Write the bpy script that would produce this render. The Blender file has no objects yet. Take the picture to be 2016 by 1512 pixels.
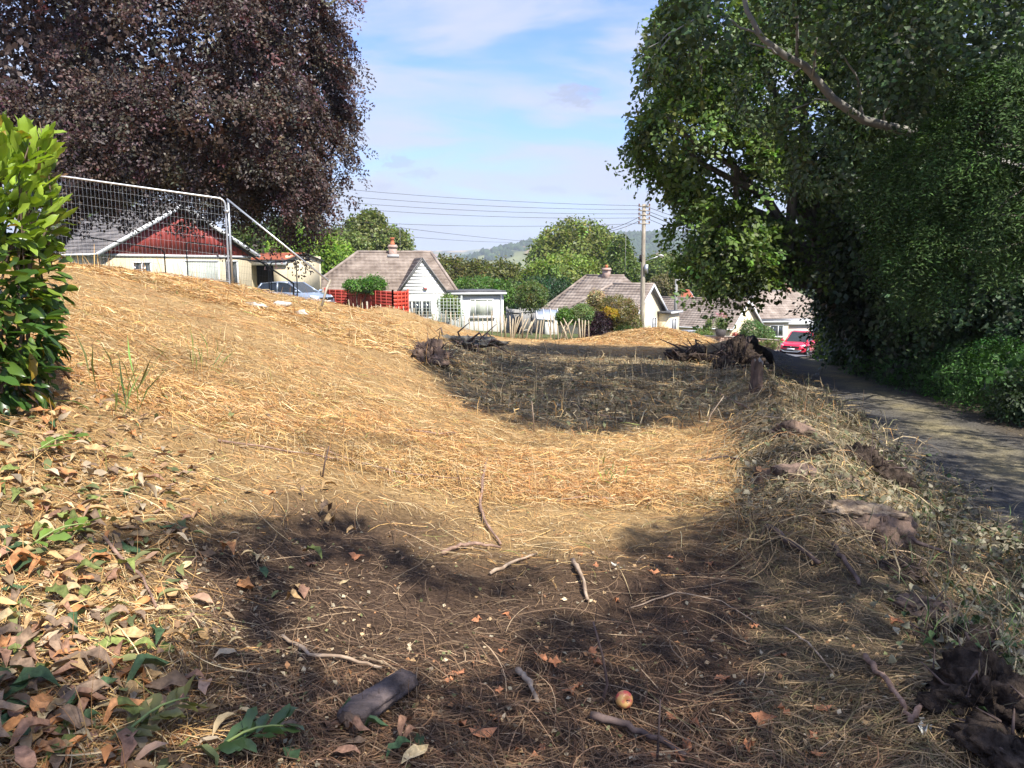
import bpy, math
import numpy as np
from mathutils import Vector, Matrix
rng = np.random.default_rng(11)
SC = bpy.context.scene
COL = SC.collection
# ------------------------------------------------------------------ camera
F, CX, CY, HZ, EYE = 1514.0, 1008.0, 756.0, 530.0, 1.55
PITCH = math.atan((CY - HZ) / F)
cam = bpy.data.objects.new('camera', bpy.data.cameras.new('camera'))
COL.objects.link(cam)
cam.location = (0, 0, EYE)
cam.rotation_euler = (math.pi / 2 - PITCH, 0, 0)
cam.data.sensor_width = 36
cam.data.lens = 36 * F / 2016
cam.data.clip_start = 0.05
cam.data.clip_end = 20000
SC.camera = cam
# ------------------------------------------------------------------ light
AZ, EL = math.radians(36), math.radians(52)
SUN = np.array([math.sin(AZ) * math.cos(EL), -math.cos(AZ) * math.cos(EL), math.sin(EL)])
sl = bpy.data.lights.new('sun', 'SUN')
sl.energy = 4.3
sl.angle = math.radians(0.53)
sl.color = (1.0, 0.955, 0.87)
so = bpy.data.objects.new('sun', sl)
COL.objects.link(so)
so.location = (20, -20, 40)
so.rotation_euler = Vector(SUN).to_track_quat('Z', 'Y').to_euler()
W = bpy.data.worlds.new('World')
SC.world = W
W.use_nodes = True
nt = W.node_tree
nt.nodes.clear()


def wn(t, **k):
    n = nt.nodes.new(t)
    for a, b in k.items():
        setattr(n, a, b)
    return n


def wl(a, b):
    nt.links.new(a, b)


sky = wn('ShaderNodeTexSky', sky_type='NISHITA', sun_disc=False)
sky.sun_elevation = EL
sky.sun_rotation = math.pi - AZ
sky.air_density = 1.15
sky.dust_density = 0.6
sky.ozone_density = 2.5
tc = wn('ShaderNodeTexCoord')
sep = wn('ShaderNodeSeparateXYZ')
wl(tc.outputs['Generated'], sep.inputs[0])


def wmath(op, a, b=None):
    n = wn('ShaderNodeMath', operation=op)
    for i, v in enumerate((a, b)):
        if v is None:
            continue
        if isinstance(v, (int, float)):
            n.inputs[i].default_value = v
        else:
            wl(v, n.inputs[i])
    return n.outputs[0]


zz = wmath('MAXIMUM', sep.outputs[2], 0.0)
den = wmath('ADD', zz, 0.34)
cmb = wn('ShaderNodeCombineXYZ')
wl(wmath('DIVIDE', sep.outputs[0], den), cmb.inputs[0])
wl(wmath('DIVIDE', sep.outputs[1], den), cmb.inputs[1])


def wnoise(loc, rot, scl, scale, detail, rough, dist=0.0):
    mp = wn('ShaderNodeMapping')
    mp.inputs['Location'].default_value = loc
    mp.inputs['Rotation'].default_value = (0, 0, rot)
    mp.inputs['Scale'].default_value = scl
    wl(cmb.outputs[0], mp.inputs[0])
    n = wn('ShaderNodeTexNoise')
    n.inputs['Scale'].default_value = scale
    n.inputs['Detail'].default_value = detail
    n.inputs['Roughness'].default_value = rough
    n.inputs['Distortion'].default_value = dist
    wl(mp.outputs[0], n.inputs['Vector'])
    return n.outputs[0]


def wramp(v, a, b, hi=1.0):
    n = wn('ShaderNodeMapRange', interpolation_type='SMOOTHSTEP')
    n.inputs[1].default_value = a
    n.inputs[2].default_value = b
    n.inputs[3].default_value = 0
    n.inputs[4].default_value = hi
    wl(v, n.inputs[0])
    return n.outputs[0]


SKYN = dict(loc=(4.4, 15.3, 0), rot=0.8)
thin = wramp(wnoise(SKYN['loc'], SKYN['rot'], (0.6, 1.15, 1), 3.4, 8, 0.5, 0.45), 0.36, 0.60, 0.92)
veil = wramp(sep.outputs[2], 0.22, 0.0, 0.85)
inv = wmath('MULTIPLY', wmath('SUBTRACT', 1.0, thin), wmath('SUBTRACT', 1.0, veil))
cover = wmath('SUBTRACT', 1.0, inv)
mix1 = wn('ShaderNodeMix', data_type='RGBA')
wl(cover, mix1.inputs['Factor'])
tint = wn('ShaderNodeMix', data_type='RGBA', blend_type='MULTIPLY')
tint.inputs['Factor'].default_value = 1
wl(sky.outputs[0], tint.inputs['A'])
tint.inputs['B'].default_value = (.46, .585, .93, 1)
wl(tint.outputs['Result'], mix1.inputs['A'])
mix1.inputs['B'].default_value = (2.4, 2.6, 3.2, 1)
yy_ = wmath('MAXIMUM', sep.outputs[1], 0.05)
pu, pv_ = wmath('DIVIDE', sep.outputs[0], yy_), wmath('DIVIDE', sep.outputs[2], yy_)
pn = wnoise((1.3, 6.2, 0), 0.0, (1.0, 1.0, 1), 26, 5, 0.6, 0.2)
puff = None
for px_, py_, rw, rh, amt in ((1126, 213, 52, 24, .75), (790, 333, 34, 15, .5), (830, 352, 42, 11, .4), (1070, 382, 46, 7, .3), (760, 375, 30, 8, .3), (1180, 392, 30, 6, .3), (1700, 150, 60, 26, .7), (300, 250, 60, 22, .6)):
    du = wmath('DIVIDE', wmath('SUBTRACT', pu, (px_ - CX) / F / 0.9906), rw / F)
    dv = wmath('DIVIDE', wmath('SUBTRACT', pv_, (HZ - py_) / F / 0.985), rh / F)
    rr_ = wmath('SQRT', wmath('ADD', wmath('MULTIPLY', du, du), wmath('MULTIPLY', dv, dv)))
    rr_ = wmath('ADD', rr_, wmath('MULTIPLY', wmath('SUBTRACT', pn, 0.5), 3.2))
    one = wramp(rr_, 1.15, 0.35, amt)
    puff = one if puff is None else wmath('MAXIMUM', puff, one)
mix2 = wn('ShaderNodeMix', data_type='RGBA')
wl(puff, mix2.inputs['Factor'])
wl(mix1.outputs['Result'], mix2.inputs['A'])
mix2.inputs['B'].default_value = (1.75, 1.95, 2.55, 1)
bg = wn('ShaderNodeBackground')
bg.inputs['Strength'].default_value = 0.15
wl(mix2.outputs['Result'], bg.inputs['Color'])
wo = wn('ShaderNodeOutputWorld')
wl(bg.outputs[0], wo.inputs['Surface'])
SC.view_settings.view_transform = 'Standard'
SC.view_settings.look = 'None'
SC.view_settings.exposure = 1.0
SC.view_settings.gamma = 1.0
SC.view_settings.use_curve_mapping = False
SC.cycles.max_bounces = 6
SC.cycles.diffuse_bounces = 3
SC.cycles.glossy_bounces = 2
SC.cycles.transmission_bounces = 4
SC.cycles.transparent_max_bounces = 4
SC.cycles.volume_bounces = 0
SC.cycles.use_denoising = True
SC.cycles.sample_clamp_indirect = 4.0


# ------------------------------------------------------------------ helpers
def sstep(a, b, x):
    t = np.clip((np.asarray(x, float) - a) / (b - a), 0, 1)
    return t * t * (3 - 2 * t)


def wob(x, y, s=1.0, k=0):
    """smooth pseudo noise, about -1..1"""
    x = np.asarray(x, float) * s
    y = np.asarray(y, float) * s
    return (np.sin(x * 1.31 + 1.7 * np.sin(y * 0.83 + k) + k) + np.sin(y * 1.57 + 1.4 * np.sin(x * 0.71 + 2 * k) + 2.1 * k)
            + 0.6 * np.sin(2.3 * x - 1.9 * y + k * 3) + 0.5 * np.sin(3.1 * y + 2.7 * x + k)) / 3.1


def track_left(y):
    return 2.65 + 0.25 * np.asarray(y, float)


def zc(y):
    return np.interp(y, [-30, 0, 10, 20, 30, 40, 48, 56, 80, 150, 400, 6000], [1.0, 0, -.4, -.88, -1.45, -2.1, -2.9, -3.8, -5.6, -10, -22, -22])


MOUNDS = [(6.7, 36.5, 2.5, 1.6, 0.66), (-2.3, 19.6, .75, .6, .42), (8.6, 27.5, 1.5, 1.3, .55), (6.5, 25.5, 1.8, 1.4, .3),
          (2.9, 5.6, .9, .7, .16), (3.2, 8.0, .9, .9, .25), (4.4, 11.5, 1.0, 1.6, .25), (0.35, 3.9, .55, .35, .07),
          (-1.4, 14.2, 1.3, 1.0, .18), (1.8, 13.5, 1.5, 1.2, .16), (3.2, 17.0, 1.8, 1.4, .2), (-.2, 17.5, 1.6, 1.2, .16), (2.5, 3.35, .5, .5, .10),
          (-3.4, 27.0, 1.8, 1.0, .25), (0.0, 31, 2.2, 1.2, .2)]


def H(x, y):
    x = np.asarray(x, float)
    y = np.asarray(y, float)
    left = np.interp(x, [-60, -30, -14, -10, -6.7, -4, -2, -1, 0, 2, 5, 60], [3.2, 3.1, 2.75, 2.43, 2.0, 1.22, .58, .27, .05, -.03, -.08, -.1])
    left = np.where(x < 0, left * (0.75 + 0.25 * sstep(0, 5, y)), left)
    z = zc(y) + left
    u = x - track_left(y)
    z = z - 0.36 * sstep(-2.0, -0.1, u)
    z = z + 0.9 * sstep(2.5, 7, u) + .12 * sstep(2.3, 2.8, u)
    z = z + 0.13 * np.exp(-((u + 1.7 + .25 * np.sin(y * 1.7)) / .45) ** 2) * sstep(30, 20, y) * (1 + .5 * np.sin(y * 2.9 + 1))
    z = z - 0.5 * sstep(27, 40, y) * sstep(-3.5, 0, u)
    fld = 1 - sstep(-1.2, 0, u)
    z = z + fld * (0.05 * wob(x, y, 1.1, 1) + 0.034 * wob(x, y, 3.7, 2) + .013 * wob(x, y, 9.0, 4)) * sstep(1, 4, np.abs(y) + 2)
    for mx, my, rx, ry, h in MOUNDS:
        z = z + h * np.exp(-(((x - mx) / rx) ** 2 + ((y - my) / ry) ** 2))
    g = np.interp(x, [-200, -40, -18, -3, 11, 20, 60, 300], [3, 1.2, -.4, -2.5, -3.4, -4.3, -5.5, -9])
    z2 = g - 0.06 * (np.minimum(y, 90) - 52) + np.interp(y, [90, 400, 900, 6000], [0, -14, -16, -16])
    ye = np.interp(x, [-60, -10, -6.7, -5.3, -4, -2, 0, 6, 12, 60], [16.5, 17.2, 18.7, 22, 30, 35, 38.5, 40, 39, 39])
    t = sstep(0, 4.5, y - ye)
    return z * (1 - t) + z2 * t


FW = np.array([0, math.cos(PITCH), -math.sin(PITCH)])
UP = np.array([0, math.sin(PITCH), math.cos(PITCH)])


def ray(px, py):
    px = np.asarray(px, float)
    py = np.asarray(py, float)
    a = (px - CX) / F
    b = -(py - CY) / F
    return np.stack([a, b * UP[1] + FW[1], b * UP[2] + FW[2]], -1)


def P(px, py, d):
    """world point at ground distance d (y = d) seen in that direction"""
    r = ray(px, py)
    t = d / r[..., 1]
    return r * np.asarray(t)[..., None] + np.array([0, 0, EYE])


TS = np.geomspace(1.2, 140, 170)


def G(px, py):
    """ground point seen in that direction"""
    r = np.atleast_2d(ray(px, py))
    pts = r[:, None, :] * TS[None, :, None]
    dz = pts[..., 2] + EYE - H(pts[..., 0], pts[..., 1])
    hit = dz < 0
    i = np.where(hit.any(1), hit.argmax(1), len(TS) - 1)
    i = np.maximum(i, 1)
    k = np.arange(len(r))
    a, b = dz[k, i - 1], dz[k, i]
    f = np.clip(a / (a - b + 1e-9), 0, 1)
    t = TS[i - 1] + (TS[i] - TS[i - 1]) * f
    p = r * t[:, None]
    p[:, 2] = H(p[:, 0], p[:, 1])
    return p if np.ndim(px) else p[0]


def proj(p):
    q = np.asarray(p, float) - np.array([0, 0, EYE])
    dep = q @ FW
    return CX + F * q[..., 0] / dep, CY - F * (q @ UP) / dep, dep


# ------------------------------------------------------------------ mesh building
def new_mesh(name, V, faces, mat=None, smooth=False, col=None, uv=None):
    me = bpy.data.meshes.new(name)
    V = np.asarray(V, np.float32).reshape(-1, 3)
    if not isinstance(faces, list) or (len(faces) and not hasattr(faces[0], 'shape')):
        faces = [np.asarray([f], np.int32) for f in faces] if isinstance(faces, list) else [faces]
    me.vertices.add(len(V))
    me.vertices.foreach_set('co', V.ravel())
    tot = np.concatenate([np.full(len(f), f.shape[1], np.int32) for f in faces]) if faces else np.zeros(0, np.int32)
    idx = np.concatenate([np.asarray(f, np.int32).ravel() for f in faces])
    me.loops.add(len(idx))
    me.loops.foreach_set('vertex_index', idx)
    me.polygons.add(len(tot))
    st = np.concatenate([[0], np.cumsum(tot)[:-1]]).astype(np.int32)
    me.polygons.foreach_set('loop_start', st)
    me.polygons.foreach_set('loop_total', tot)
    if smooth:
        me.polygons.foreach_set('use_smooth', np.ones(len(tot), bool))
    me.update(calc_edges=True)
    if col is not None:
        a = me.color_attributes.new('col', 'FLOAT_COLOR', 'POINT')
        c = np.ones((len(V), 4), np.float32)
        c[:, :3] = col
        a.data.foreach_set('color', c.ravel())
    if uv is not None:
        l = me.uv_layers.new(name='UVMap')
        l.data.foreach_set('uv', np.asarray(uv, np.float32)[idx].ravel())
    if mat:
        me.materials.append(mat)
    return me


def link(name, data, parent=None, loc=None, rz=None):
    o = bpy.data.objects.new(name, data)
    COL.objects.link(o)
    if parent is not None:
        o.parent = parent
    if loc is not None:
        o.location = [float(v) for v in loc]
    if rz is not None:
        o.rotation_euler = (0, 0, rz)
    return o


def tag(o, label=None, cat=None, group=None, kind=None):
    for k, v in (('label', label), ('category', cat), ('group', group), ('kind', kind)):
        if v:
            o[k] = v
    return o


def thing(name, label, cat, loc=(0, 0, 0), rz=0.0, group=None):
    return tag(link(name, None, None, loc, rz), label, cat, group)


class MB:
    def __init__(s):
        s.V = []
        s.F = []
        s.n = 0
        s.UV = []

    def add(s, V, Fs, uv=None):
        V = np.asarray(V, float).reshape(-1, 3)
        for f in Fs:
            s.F.append(np.asarray([f]) + s.n if not (hasattr(f, 'shape') and f.ndim == 2) else f + s.n)
        s.V.append(V)
        s.UV.append(np.zeros((len(V), 2)) if uv is None else np.asarray(uv, float))
        s.n += len(V)
        return s

    def box(s, x0, x1, y0, y1, z0, z1):
        V = [(x, y, z) for z in (z0, z1) for y in (y0, y1) for x in (x0, x1)]
        return s.add(V, [(0, 2, 3, 1), (4, 5, 7, 6), (0, 1, 5, 4), (2, 6, 7, 3), (0, 4, 6, 2), (1, 3, 7, 5)])

    def bar(s, a, b, w, h=None, up=(0, 0, 1)):
        """square bar from a to b"""
        h = h or w
        a, b = np.asarray(a, float), np.asarray(b, float)
        d = b - a
        d /= np.linalg.norm(d) + 1e-9
        u = np.asarray(up, float)
        if abs(d @ u) > .95:
            u = np.array([1., 0, 0])
        r = np.cross(d, u)
        r /= np.linalg.norm(r)
        u = np.cross(r, d)
        V = [p + r * w / 2 * i + u * h / 2 * j for p in (a, b) for i, j in ((-1, -1), (1, -1), (1, 1), (-1, 1))]
        return s.add(V, [(0, 1, 2, 3), (7, 6, 5, 4), (0, 4, 5, 1), (1, 5, 6, 2), (2, 6, 7, 3), (3, 7, 4, 0)])

    def tube(s, pts, rad, n=8, noise=0.0, cap=True):
        pts = np.asarray(pts, float)
        m = len(pts)
        rad = np.broadcast_to(np.asarray(rad, float), (m,))
        T = np.gradient(pts, axis=0)
        T /= np.linalg.norm(T, axis=1)[:, None] + 1e-9
        u = np.array([0, 0, 1.]) if abs(T[0, 2]) < .9 else np.array([1., 0, 0])
        ang = np.linspace(0, 2 * np.pi, n, endpoint=False)
        V = []
        for i in range(m):
            r = np.cross(T[i], u)
            r /= np.linalg.norm(r) + 1e-9
            u = np.cross(r, T[i])
            k = rad[i] * (1 + noise * rng.normal(size=n)) if noise else np.full(n, rad[i])
            V.append(pts[i] + (np.cos(ang) * k)[:, None] * r + (np.sin(ang) * k)[:, None] * u)
        V = np.concatenate(V)
        f = []
        for i in range(m - 1):
            for j in range(n):
                k = (j + 1) % n
                f.append((i * n + j, i * n + k, (i + 1) * n + k, (i + 1) * n + j))
        fs = [np.asarray(f)]
        if cap:
            fs += [tuple(range(n - 1, -1, -1)), tuple(range((m - 1) * n, m * n))]
        return s.add(V, fs)

    def prism(s, poly, a, b):
        """polygon (list of 3-vectors) pushed along vector b-a"""
        poly = np.asarray(poly, float)
        n = len(poly)
        V = np.concatenate([poly + np.asarray(a, float), poly + np.asarray(b, float)])
        fs = [tuple(range(n - 1, -1, -1)), tuple(range(n, 2 * n))] + [(i, (i + 1) % n, n + (i + 1) % n, n + i) for i in range(n)]
        return s.add(V, fs)

    def mesh(s, name, mat, smooth=False, col=None, uv=False):
        return new_mesh(name, np.concatenate(s.V), s.F, mat, smooth, col, np.concatenate(s.UV) if uv else None)

    def obj(s, name, mat, parent=None, smooth=False, loc=None, rz=None, uv=False):
        return link(name, s.mesh(name, mat, smooth, uv=uv), parent, loc, rz)


# ------------------------------------------------------------------ materials
MATS = {}


def mat(name, base=(.5, .5, .5), rough=.6, var=None, scale=6.0, bump=0.0, bscale=60.0, attr=False, objcol=False, trans=0.0, metal=0.0,
        spec=.5, coat=0.0, jitter=0.0, detail=5.0, coord='Object', stretch=None, lohi=(.38, .62), tgain=(1.0, 1.0, 1.0)):
    if name in MATS:
        return MATS[name]
    m = bpy.data.materials.new(name)
    MATS[name] = m
    m.use_nodes = True
    t = m.node_tree
    N, L = t.nodes, t.links
    b = N['Principled BSDF']
    b.inputs['Roughness'].default_value = rough
    b.inputs['Metallic'].default_value = metal
    b.inputs['Specular IOR Level'].default_value = spec
    b.inputs['Coat Weight'].default_value = coat
    c = N.new('ShaderNodeTexCoord')
    vec = c.outputs[coord]
    if stretch:
        mp = N.new('ShaderNodeMapping')
        mp.inputs['Scale'].default_value = stretch
        L.new(vec, mp.inputs[0])
        vec = mp.outputs[0]
    if attr:
        a = N.new('ShaderNodeAttribute')
        a.attribute_name = 'col'
        out = a.outputs['Color']
    elif objcol:
        a = N.new('ShaderNodeObjectInfo')
        out = a.outputs['Color']
    else:
        a = N.new('ShaderNodeRGB')
        a.outputs[0].default_value = (*base, 1)
        out = a.outputs[0]
    if var is not None or jitter:
        n = N.new('ShaderNodeTexNoise')
        n.inputs['Scale'].default_value = scale
        n.inputs['Detail'].default_value = detail
        n.inputs['Roughness'].default_value = .6
        L.new(vec, n.inputs['Vector'])
        if var is not None:
            r = N.new('ShaderNodeMapRange')
            r.inputs[1].default_value, r.inputs[2].default_value = lohi
            L.new(n.outputs[0], r.inputs[0])
            x = N.new('ShaderNodeMix')
            x.data_type = 'RGBA'
            L.new(r.outputs[0], x.inputs['Factor'])
            L.new(out, x.inputs['A'])
            x.inputs['B'].default_value = (*var, 1)
            out = x.outputs['Result']
        if jitter:
            r = N.new('ShaderNodeMapRange')
            r.inputs[1].default_value, r.inputs[2].default_value = .25, .75
            r.inputs[3].default_value, r.inputs[4].default_value = 1 - jitter, 1 + jitter
            L.new(n.outputs[0], r.inputs[0])
            x = N.new('ShaderNodeMix')
            x.data_type = 'RGBA'
            x.blend_type = 'MULTIPLY'
            x.inputs['Factor'].default_value = 1
            L.new(out, x.inputs['A'])
            L.new(r.outputs[0], x.inputs['B'])
            out = x.outputs['Result']
    L.new(out, b.inputs['Base Color'])
    if bump:
        n2 = N.new('ShaderNodeTexNoise')
        n2.inputs['Scale'].default_value = bscale
        n2.inputs['Detail'].default_value = 6
        n2.inputs['Roughness'].default_value = .65
        L.new(vec, n2.inputs['Vector'])
        bp = N.new('ShaderNodeBump')
        bp.inputs['Strength'].default_value = min(1, bump)
        bp.inputs['Distance'].default_value = .03 * bump
        L.new(n2.outputs[0], bp.inputs['Height'])
        L.new(bp.outputs[0], b.inputs['Normal'])
    if trans:
        tr = N.new('ShaderNodeBsdfTranslucent')
        x = N.new('ShaderNodeMix')
        x.data_type = 'RGBA'
        x.blend_type = 'MULTIPLY'
        x.inputs['Factor'].default_value = 1
        L.new(out, x.inputs['A'])
        x.inputs['B'].default_value = (*tgain, 1)
        L.new(x.outputs['Result'], tr.inputs[0])
        ms = N.new('ShaderNodeMixShader')
        ms.inputs[0].default_value = trans
        L.new(b.outputs[0], ms.inputs[1])
        L.new(tr.outputs[0], ms.inputs[2])
        L.new(ms.outputs[0], N['Material Output'].inputs['Surface'])
    return m


def rnd(n, k=3):
    return rng.normal(size=(n, k))


def unit(v):
    return v / (np.linalg.norm(v, axis=-1, keepdims=True) + 1e-9)


def leaf_quads(pos, axis, nor, L, Wd, fold=.12):
    """diamond leaves: one quad each"""
    axis = unit(axis)
    side = unit(np.cross(axis, nor))
    nor = np.cross(side, axis)
    L = np.asarray(L).reshape(-1, 1)
    Wd = np.asarray(Wd).reshape(-1, 1)
    mid = pos + axis * L * .48
    V = np.stack([pos, mid + side * Wd / 2 + nor * L * fold, pos + axis * L, mid - side * Wd / 2 + nor * L * fold], 1).reshape(-1, 3)
    Fa = np.arange(len(pos) * 4).reshape(-1, 4)
    return V, Fa


def sprays(org, dr, ln, nleaf, leafL, leafW, droop=.25, jit=.35, upmix=1.0, out=.9, face=None):
    """flat twigs carrying leaves on both sides; returns verts, faces, spray index for each vertex"""
    n = len(org)
    dr = unit(dr)
    ln = np.broadcast_to(np.asarray(ln, float), (n,))
    t = (np.arange(nleaf) + .5) / nleaf
    t = np.clip(t[None, :] + rng.uniform(-.5, .5, (n, nleaf)) / nleaf, 0, 1)
    sgn = np.where(np.arange(nleaf) % 2 == 0, 1.0, -1.0)[None, :, None]
    up = unit((np.array([0, 0, 1.]) * upmix if face is None else face) + rnd(n) * (.35 if face is None else .28))
    side = unit(np.cross(dr, up))
    up = np.cross(side, dr)
    pos = org[:, None, :] + dr[:, None, :] * (ln[:, None] * t)[..., None]
    pos[..., 2] -= droop * ln[:, None] * t ** 2
    wdt = (.28 * ln[:, None] * np.sin(np.pi * np.clip(t * .85 + .12, 0, 1)))[..., None] * rng.uniform(0, 1, (n, nleaf, 1))
    pos = pos + side[:, None, :] * sgn * wdt + up[:, None, :] * (.05 * ln[:, None] * rng.normal(size=(n, nleaf)))[..., None]
    ax = dr[:, None, :] * .6 + side[:, None, :] * sgn * out + rng.normal(size=(n, nleaf, 3)) * jit
    nr = up[:, None, :] + rng.normal(size=(n, nleaf, 3)) * jit
    k = rng.uniform(.7, 1.25, (n, nleaf))
    V, Fa = leaf_quads(pos.reshape(-1, 3), ax.reshape(-1, 3), nr.reshape(-1, 3), leafL * k.ravel(), leafW * k.ravel())
    return V, Fa, np.repeat(np.arange(n), nleaf * 4)


def leafcol(base, sid, amp=.22, hue=.12, per=None):
    """colour differs from spray to spray and from leaf to leaf"""
    m = int(sid.max()) + 1
    base = np.asarray(base, float)
    c = base * (1 + amp * rng.normal(size=(m, 1))).clip(.45, 1.8) * (1 + hue * rng.normal(size=(m, 3)))
    c = c[sid]
    lf = np.repeat((1 + .22 * rng.normal(size=(len(sid) // 4, 1))).clip(.4, 1.7), 4, axis=0)
    return (c * lf).clip(.002, .9)


def blob_points(blobs, n, lo=.72, hi=1.04, gap=0.0, gs=1.0, keep=None, core=.42):
    """points near the surfaces of ellipsoids (cx,cy,cz,rx,ry,rz); outward directions"""
    B = np.asarray(blobs, float)
    w = (B[:, 3] * B[:, 5]) ** 1.0
    i = rng.choice(len(B), n, p=w / w.sum())
    d = unit(rnd(n))
    r = rng.uniform(lo, hi, n) ** .7
    p = B[i, :3] + d * B[i, 3:6] * r[:, None]
    o = unit(d / B[i, 3:6])
    ok = np.ones(n, bool)
    if gap:
        q = wob(p[:, 0] + .6 * p[:, 2], p[:, 1] - .8 * p[:, 2], gs, 3) + wob(p[:, 0] * 1.3 - p[:, 1], p[:, 2] * 1.2, gs * 1.1, 5)
        ok &= q > gap
    inner = np.zeros(n, bool)
    for b in B:
        e = (((p - b[:3]) / b[3:6]) ** 2).sum(1)
        inner |= e < core
    ok &= ~inner
    if keep is not None:
        ok &= keep(p)
    return p[ok], o[ok]


def pblob(px, py, d, r, ry=None, rd=None):
    """ellipsoid at a spot of the view; r, ry in image units, rd depth radius in metres"""
    c = P(px, py, d)
    k = d / F
    return (*c, r * k, (rd if rd else r * k), (ry or r) * k)


def limb(a, b, sag=.0, n=7, wig=.06):
    a, b = np.asarray(a, float), np.asarray(b, float)
    t = np.linspace(0, 1, n)[:, None]
    L = np.linalg.norm(b - a)
    p = a + (b - a) * t
    p[:, 2] += sag * L * np.sin(np.pi * t[:, 0])
    p[1:-1] += rnd(n - 2) * wig * L
    return p
# ------------------------------------------------------------------ ground
def lerp(a, b, t):
    return a * (1 - t) + b * t


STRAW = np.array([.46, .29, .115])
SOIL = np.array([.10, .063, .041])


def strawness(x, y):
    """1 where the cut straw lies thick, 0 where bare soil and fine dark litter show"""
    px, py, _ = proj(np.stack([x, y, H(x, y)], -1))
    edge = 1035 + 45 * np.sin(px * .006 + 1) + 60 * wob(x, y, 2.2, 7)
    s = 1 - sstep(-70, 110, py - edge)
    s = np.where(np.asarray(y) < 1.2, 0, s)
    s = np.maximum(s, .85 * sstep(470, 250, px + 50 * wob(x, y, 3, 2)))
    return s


def brash(x, y):
    """1 where the withered grey-green bramble cuttings lie"""
    px, py, _ = proj(np.stack([x, y, H(x, y)], -1))
    lft = np.interp(py, [655, 680, 720, 800, 850, 900], [1300, 850, 840, 920, 1080, 1420])
    low = np.interp(px, [820, 950, 1100, 1450, 1500], [740, 815, 850, 830, 1500])
    top = np.interp(px, [800, 900, 1150, 1190, 1330, 1370, 1450], [668, 676, 684, 700, 700, 682, 672])
    n = 40 * wob(x, y, 1.6, 3)
    a = sstep(-30, 30, px - lft + n) * sstep(22, -22, py - low + .4 * n) * sstep(-8, 8, py - top)
    b = sstep(1430, 1530, px + n) * sstep(660, 690, py) * sstep(.3, -.4, x - track_left(y))
    b = b * (1 - sstep(1010, 1140, py) * sstep(1820, 1660, px + n))
    b2 = sstep(900, 1150, py) * sstep(1600, 1850, px + n)
    return np.clip(np.maximum(np.maximum(a, b), b2) * (np.asarray(y) > .5), 0, 1)


def ground_col(x, y):
    s = strawness(x, y)[..., None]
    b = brash(x, y)[..., None]
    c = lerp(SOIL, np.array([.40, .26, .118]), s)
    c = lerp(c, np.array([.15, .115, .07]), b * .8)
    u = x - track_left(y)
    v = sstep(-1.5, -.5, u)[..., None]
    c = lerp(c, np.array([.085, .066, .04]), v)
    c = lerp(c, np.array([.05, .042, .026]), sstep(2.2, 2.8, u)[..., None])
    ye = np.interp(x, [-60, -10, -6.7, -5.3, -4, -2, 0, 6, 12, 60], [16.5, 17.2, 18.7, 22, 30, 35, 38.5, 40, 39, 39])
    t = sstep(.5, 3.5, y - ye)[..., None]
    c = lerp(c, np.array([.10, .115, .04]) * (1 + .3 * wob(x, y, .5, 2))[..., None], t)
    return c * (1 + .16 * wob(x, y, 4, 9) + .1 * wob(x, y, 11, 3))[..., None]


M_ground = mat('ground_earth', attr=True, rough=.95, spec=.15, jitter=.55, scale=38, detail=8, bump=1.0, bscale=70)
ys = np.concatenate([np.linspace(-40, .8, 24), np.geomspace(1.0, 6000, 400)])
ss = np.linspace(-1, 1, 300)
ss = np.sign(ss) * np.abs(ss) ** 1.15
gy, gs_ = np.meshgrid(ys, ss, indexing='ij')
gx = gs_ * (5.5 + 1.05 * np.maximum(gy, 0) + 30 * sstep(0, -10, gy))
gz = H(gx, gy)
V = np.stack([gx, gy, gz], -1).reshape(-1, 3)
n0, n1 = gx.shape
ii = np.arange(n0 - 1)[:, None] * n1 + np.arange(n1 - 1)[None, :]
Fq = np.stack([ii, ii + 1, ii + 1 + n1, ii + n1], -1).reshape(-1, 4)
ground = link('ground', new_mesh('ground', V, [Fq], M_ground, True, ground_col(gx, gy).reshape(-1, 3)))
tag(ground, 'cleared sloping plot of cut straw and bare soil', 'ground', kind='structure')


def sheet(name, fx, y0, y1, w0, w1, ny, nx, m, dz, colf=None):
    yy, aa = np.meshgrid(np.linspace(y0, y1, ny), np.linspace(0, 1, nx), indexing='ij')
    xx = fx(yy) + w0 + (w1 - w0) * aa
    z = H(xx, yy) + dz
    VV = np.stack([xx, yy, z], -1).reshape(-1, 3)
    k = np.arange(ny - 1)[:, None] * nx + np.arange(nx - 1)[None, :]
    FF = np.stack([k, k + 1, k + 1 + nx, k + nx], -1).reshape(-1, 4)
    return link(name, new_mesh(name, VV, [FF], m, True, None if colf is None else colf(xx, yy).reshape(-1, 3)))


def track_col(x, y):
    u = x - track_left(y) + .18 * wob(x, y, 1.3, 4)
    mid = np.exp(-((u - 1.2) / .45) ** 2)[..., None] * (.35 + .55 * sstep(-.5, .6, wob(x, y, 1.7, 1) + .6 * wob(x, y, 6.3, 4)))[..., None]
    c = lerp(np.array([.10, .094, .09]), np.array([.30, .25, .14]), mid)
    c = lerp(c, np.array([.11, .085, .055]), (sstep(1.6, 2.3, u) * .8)[..., None])
    lf = sstep(.62, .9, wob(x, y, 5.1, 2) * .5 + .5 * wob(x, y, 13, 5))[..., None]
    return lerp(c, np.array([.30, .22, .11]), lf * .5) * (1 + .15 * wob(x, y, 9, 7))[..., None]


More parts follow.
